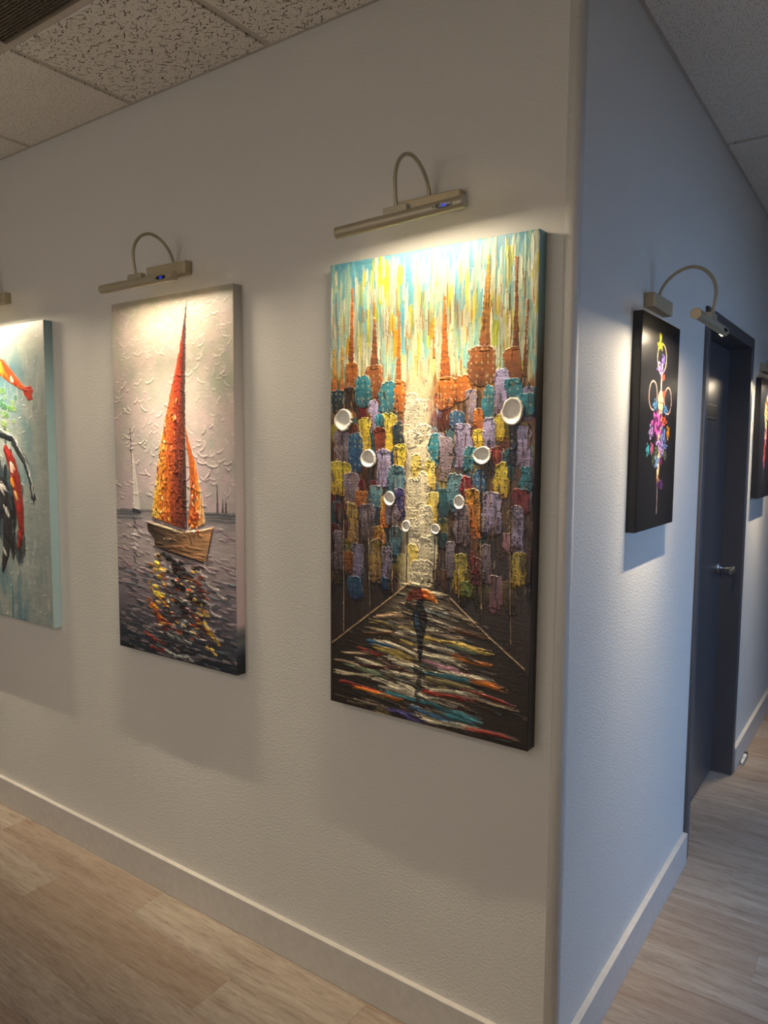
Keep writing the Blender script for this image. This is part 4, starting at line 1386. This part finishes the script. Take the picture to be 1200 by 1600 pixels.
# ------------------------------------------------------------------ koi canvas
def paint_koi(root):
    A = Art(610, 1210, 2.2, 41, (140, 150, 146))
    g = A.g
    U, V = A.U, A.V
    full = (slice(None), slice(None))
    A.col += (A.nc[..., None] - 0.5) * np.array((40, 30, 30)) + (A.nh[..., None] - 0.5) * 20
    tl = field(A.h, A.w, 70, 60, 5)
    A.put(full, np.clip((tl - 0.55) * 3, 0, 0.5), (92, 128, 136), 0.3)
    A.put(full, np.exp(-((U - 300) / 130) ** 2 - ((V - 200) / 120) ** 2) * 0.55, (84, 142, 160))
    A.put(full, np.clip(1 - V / 170, 0, 1) * 0.8, (196, 190, 164))
    A.put(full, np.clip((U - 480) / 120, 0, 1) * 0.45, (166, 170, 164))
    for _ in range(200):
        u, v = g.uniform(0, 610), g.uniform(0, 1210)
        A.stroke(u, v, u + g.normal() * 14, v + g.uniform(20, 90), g.uniform(8, 26), ((160, 164, 158), (112, 132, 136), (138, 146, 142), (176, 176, 166))[g.integers(4)], 0.4, 0.6, dry=0.7)
    for _ in range(60):
        u, v = g.uniform(0, 610), g.uniform(0, 1210)
        A.stroke(u, v, u + g.uniform(8, 26), v + g.uniform(-10, 14), 5, (206, 206, 198), 0.7, 1.3, dry=0.3)
    for _ in range(36):                               # lily green and dark currents
        u, v = g.normal(250, 70), g.normal(345, 45)
        A.stroke(u, v, u + g.uniform(10, 40), v + g.uniform(-20, 20), g.uniform(14, 30), ((96, 142, 76), (70, 120, 96), (128, 160, 84))[g.integers(3)], 0.8, 0.8)
    for _ in range(150):
        u, v = g.normal(300, 52), g.normal(690, 100)
        A.stroke(u, v, u + g.normal() * 14, v + g.uniform(40, 120), g.uniform(16, 36), ((30, 34, 38), (52, 70, 80), (24, 26, 30))[g.integers(3)], 0.7, 0.5, dry=0.9)
    for _ in range(30):
        u, v = g.uniform(120, 420), g.uniform(930, 1190)
        A.stroke(u, v, u + g.normal() * 8, v + g.uniform(60, 160), g.uniform(10, 24), (84, 118, 128), 0.55, 0.4)
    last = None
    for u, v in ((150, 400), (256, 425), (356, 451), (447, 542), (492, 640), (500, 700)):
        if last:
            for _ in range(6):
                e = g.normal(0, 9, 4)
                A.stroke(last[0] + e[0] - 8, last[1] + e[1] + 8, u + e[2], v + e[3] + 8, 14, (34, 40, 46), 0.8, 0.5, dry=0.8)
            A.stroke(last[0], last[1] - 8, u, v - 6, 10, (196, 196, 190), 0.8, 1.2, dry=0.9)
        last = (u, v)

    def koi(name, spine, widths, body, spots):
        i = A.new(name)
        n = len(spine)
        for k in range(n - 1):
            for f in np.linspace(0, 1, 8):
                u = spine[k][0] + (spine[k + 1][0] - spine[k][0]) * f
                v = spine[k][1] + (spine[k + 1][1] - spine[k][1]) * f
                w = widths[k] + (widths[k + 1] - widths[k]) * f
                sl = A.win(u - w, v - w, u + w, v + w)
                d = np.hypot(A.U[sl] - u, A.V[sl] - v) / w
                c = np.array(body) * (0.75 + 0.5 * A.nf[sl][..., None])
                A.put(sl, (d < 1).astype(float), np.clip(c, 0, 255), 0, i)
                A.z[sl] = np.maximum(A.z[sl], np.sqrt(np.clip(1 - d * d, 0, 1)) * 2.2 + 0.4)
        for u, v, r, c in spots:
            for _ in range(3):
                e = A.g.normal(0, r * 0.3, 4)
                A.stroke(u - r * 0.7 + e[0], v - r + e[1], u + r * 0.7 + e[2], v + r + e[3], r * 0.8, c, 0.75, 0.6, i, 1.0)
        return i

    koi('koi_fish', [(205, 120), (290, 165), (360, 205), (430, 245), (470, 262)], [20, 34, 26, 14, 9], (172, 84, 46),
        [(230, 130, 22, (232, 160, 40)), (290, 165, 26, (236, 190, 60)), (330, 195, 16, (226, 120, 40)), (370, 215, 14, (232, 214, 196)), (400, 232, 12, (190, 50, 34))])
    i = A.new('koi_tail')
    sl, a = A.poly([(455, 252), (505, 247), (524, 270), (512, 285), (520, 300), (483, 305), (452, 272)], 6)
    A.put(sl, a, (176, 62, 50), 1.2, i)
    A.stroke(462, 262, 515, 262, 4, (222, 150, 120), 0.7, 0.6)
    koi('koi_fish', [(300, 500), (345, 560), (372, 650), (392, 740), (398, 830), (372, 900)], [20, 32, 34, 30, 22, 10], (132, 42, 36),
        [(318, 520, 18, (190, 44, 36)), (345, 575, 20, (226, 200, 180)), (340, 640, 20, (230, 150, 50)), (366, 690, 18, (236, 190, 120)), (385, 740, 18, (180, 36, 34)), (395, 800, 20, (120, 30, 30)), (385, 860, 16, (150, 44, 40))])
    koi('koi_fish', [(250, 640), (285, 720), (292, 820), (270, 930), (240, 1010)], [26, 36, 36, 28, 12], (44, 42, 46),
        [(262, 660, 22, (214, 212, 206)), (290, 760, 20, (206, 204, 200)), (280, 860, 22, (28, 28, 32)), (262, 930, 16, (190, 188, 184))])
    koi('koi_fish', [(90, 640), (130, 740), (120, 850), (80, 950)], [24, 36, 32, 12], (214, 120, 50), [(105, 680, 20, (236, 220, 200)), (125, 780, 22, (200, 70, 40))])
    A.z += (A.nf - 0.5) * 0.7
    A.z -= A.z.min()
    A.build(root, 'paint', -0.036)


# ------------------------------------------------------------------ small black canvases in the corridor
BC = {'yellow': (226, 226, 40), 'lav': (176, 140, 214), 'lav2': (140, 116, 206), 'coral': (226, 96, 74), 'blue': (96, 160, 220), 'rose': (206, 92, 184), 'orange': (236, 150, 40),
      'perw': (120, 140, 206), 'lil': (190, 150, 220), 'aqua': (72, 190, 204), 'pink': (222, 110, 160), 'sky': (150, 190, 236), 'mag': (150, 50, 110), 'tan': (214, 160, 110),
      'plum': (110, 60, 130), 'leaf': (96, 112, 84), 'cream': (240, 222, 150), 'red': (214, 90, 84), 'gold': (232, 196, 110)}


def bloom(A, u, v, ru, rv, col, ident, petals=6):
    """a many-petalled bloom with light rims"""
    col = np.array(col, float)
    sl = A.win(u - ru * 1.3, v - rv * 1.3, u + ru * 1.3, v + rv * 1.3)
    if A.U[sl].size == 0:
        return
    x, y = (A.U[sl] - u) / ru, (A.V[sl] - v) / rv
    r, th = np.hypot(x, y), np.arctan2(y, x)
    ph = A.g.uniform(0, 6)
    lim = 0.78 + 0.24 * np.cos(petals * th + ph) + (A.nf[sl] - 0.5) * 0.3
    m = (r < lim).astype(float)
    swirl = 0.5 + 0.5 * np.sin(9 * r + 2 * th + ph)
    c = col * (0.42 + 0.45 * swirl[..., None]) + 60 * np.clip(swirl - 0.7, 0, 1)[..., None]
    A.put(sl, m, np.clip(c, 0, 255), 0.0, ident)


def ringline(A, u, v, ru, rv, wid, col, ident):
    sl = A.win(u - ru - 6, v - rv - 6, u + ru + 6, v + rv + 6)
    d = np.hypot((A.U[sl] - u) / ru, (A.V[sl] - v) / rv)
    A.put(sl, np.clip(1.5 - np.abs(d - 1) * ru / wid * 1.4, 0, 1), col, 0, ident)


def paint_syringe(root):
    A = Art(400, 610, 1.6, 61, (30, 30, 34))
    A.col += (A.nf[..., None] - 0.5) * 4
    i = A.new('printed_syringe')
    gold = (236, 196, 150)
    ringline(A, 207, 109, 48, 42, 3.2, gold, None)
    ringline(A, 128, 222, 42, 41, 3.2, (232, 178, 160), None)
    ringline(A, 289, 230, 40, 40, 3.2, (232, 178, 160), None)
    A.stroke(208, 150, 209, 212, 9, (238, 216, 180), 1, 0, i, 0, False)
    sl, a = A.poly([(198, 204), (220, 204), (240, 222), (234, 262), (226, 300), (218, 440), (210, 470), (200, 470), (194, 440), (190, 300), (182, 262), (178, 224)], 0)
    A.put(sl, a, np.clip(np.array(gold) * (0.65 + 0.5 * A.nv[sl][..., None]), 0, 255), 0, i)
    for v in (238, 262, 462):
        A.stroke(176, v, 242, v + 2, 3, (60, 40, 34), 0.9, 0, None, 0)
    A.stroke(206, 472, 209, 569, 2.6, (210, 205, 200), 0.9, 0, A.new('printed_needle'), 0, False)
    j = A.new('printed_flower')
    for k, (u, v, ru, rv, key) in enumerate(BLOOMS):
        j = A.new('printed_flower')
        bloom(A, u, v, ru * 1.05, rv * 1.15, BC[key], j, 5 if key != 'rose' else 8)
    for ang in (-0.5, 0.0, 0.5):
        A.stroke(183, 70, 183 + 26 * math.sin(ang), 38, 6, (232, 226, 60), 0.95, 0, None, 0.1)
    A.build(root, 'print', -0.026)


def paint_dancer(root):
    A = Art(400, 610, 1.8, 71, (30, 33, 44))
    A.col += (A.nf[..., None] - 0.5) * 4
    i = A.new('printed_ornament')
    for (u, v, ru, rv, k) in ((205, 95, 22, 30, 'sky'), (196, 150, 70, 60, 'gold'), (190, 190, 62, 40, 'cream'), (225, 140, 40, 40, 'coral'), (200, 236, 34, 26, 'cream'),
                              (210, 300, 40, 50, 'pink'), (196, 350, 30, 46, 'red'), (232, 270, 26, 30, 'mag'), (205, 400, 34, 36, 'red'), (176, 410, 20, 26, 'pink'), (196, 440, 24, 24, 'rose')):
        j = A.new('printed_flower')
        bloom(A, u, v, ru, rv, BC[k], j, 6)
    ringline(A, 205, 262, 26, 40, 5, (238, 214, 160), i)
    A.stroke(196, 450, 186, 540, 4, (170, 160, 150), 0.8, 0, i, 0.1)
    A.build(root, 'print', -0.026)


def painting(name, label, loc, rz, W, Hh, D, side, mat, fn):
    root = tag(empty(name, loc, rz), label, 'painting')
    stretched_canvas(root, W, Hh, D, side, mat)
    fn(root)
    return root


painting('canvas_painting', 'tall canvas of a rainy city street with an umbrella walker and white lamps', (-0.377, 0, 1.497), 0, 0.61, 1.22, 0.038,
         grad([(0, (112, 158, 166)), (0.16, (120, 150, 140)), (0.27, (92, 74, 50)), (0.36, (40, 34, 32)), (1, (26, 26, 30))]), 'paint', paint_city)
painting('canvas_painting', 'tall textured canvas of an orange-sailed boat on grey water', (-1.372, 0, 1.496), 0, 0.61, 1.22, 0.036,
         grad([(0, (166, 164, 158)), (0.3, (196, 190, 190)), (0.55, (234, 222, 224)), (0.7, (236, 218, 222)), (0.875, (230, 208, 214)), (0.89, (90, 96, 106)), (0.92, (130, 136, 144)), (0.945, (44, 58, 78)), (1, (28, 32, 42))]), 'paint', paint_sail)  # pale pinkish edge paint, lightened to stand in for daylight from the right
painting('canvas_painting', 'koi fish canvas with pale teal edge, cut off by the left side of the photo', (-2.418, 0, 1.489), 0, 0.61, 1.21, 0.036,
         grad([(0, (136, 160, 166)), (0.25, (160, 192, 200)), (1, (196, 228, 236))]), 'paint', paint_koi)  # teal edge paint, lightened downward in place of daylight on this side
painting('canvas_painting', 'small black canvas with a flower-covered gold syringe, left of the dark door', (0, 0.631, 1.684), math.pi / 2, 0.40, 0.61, 0.026,
         grad([(0, (30, 29, 31)), (1, (32, 31, 36))]), 'print', paint_syringe)
painting('canvas_painting', 'black canvas with a pink and cream flower ornament, past the dark door', (0, 2.655, 1.668), math.pi / 2, 0.40, 0.60, 0.026,
         grad([(0, (30, 29, 34)), (1, (30, 30, 38))]), 'print', paint_dancer)
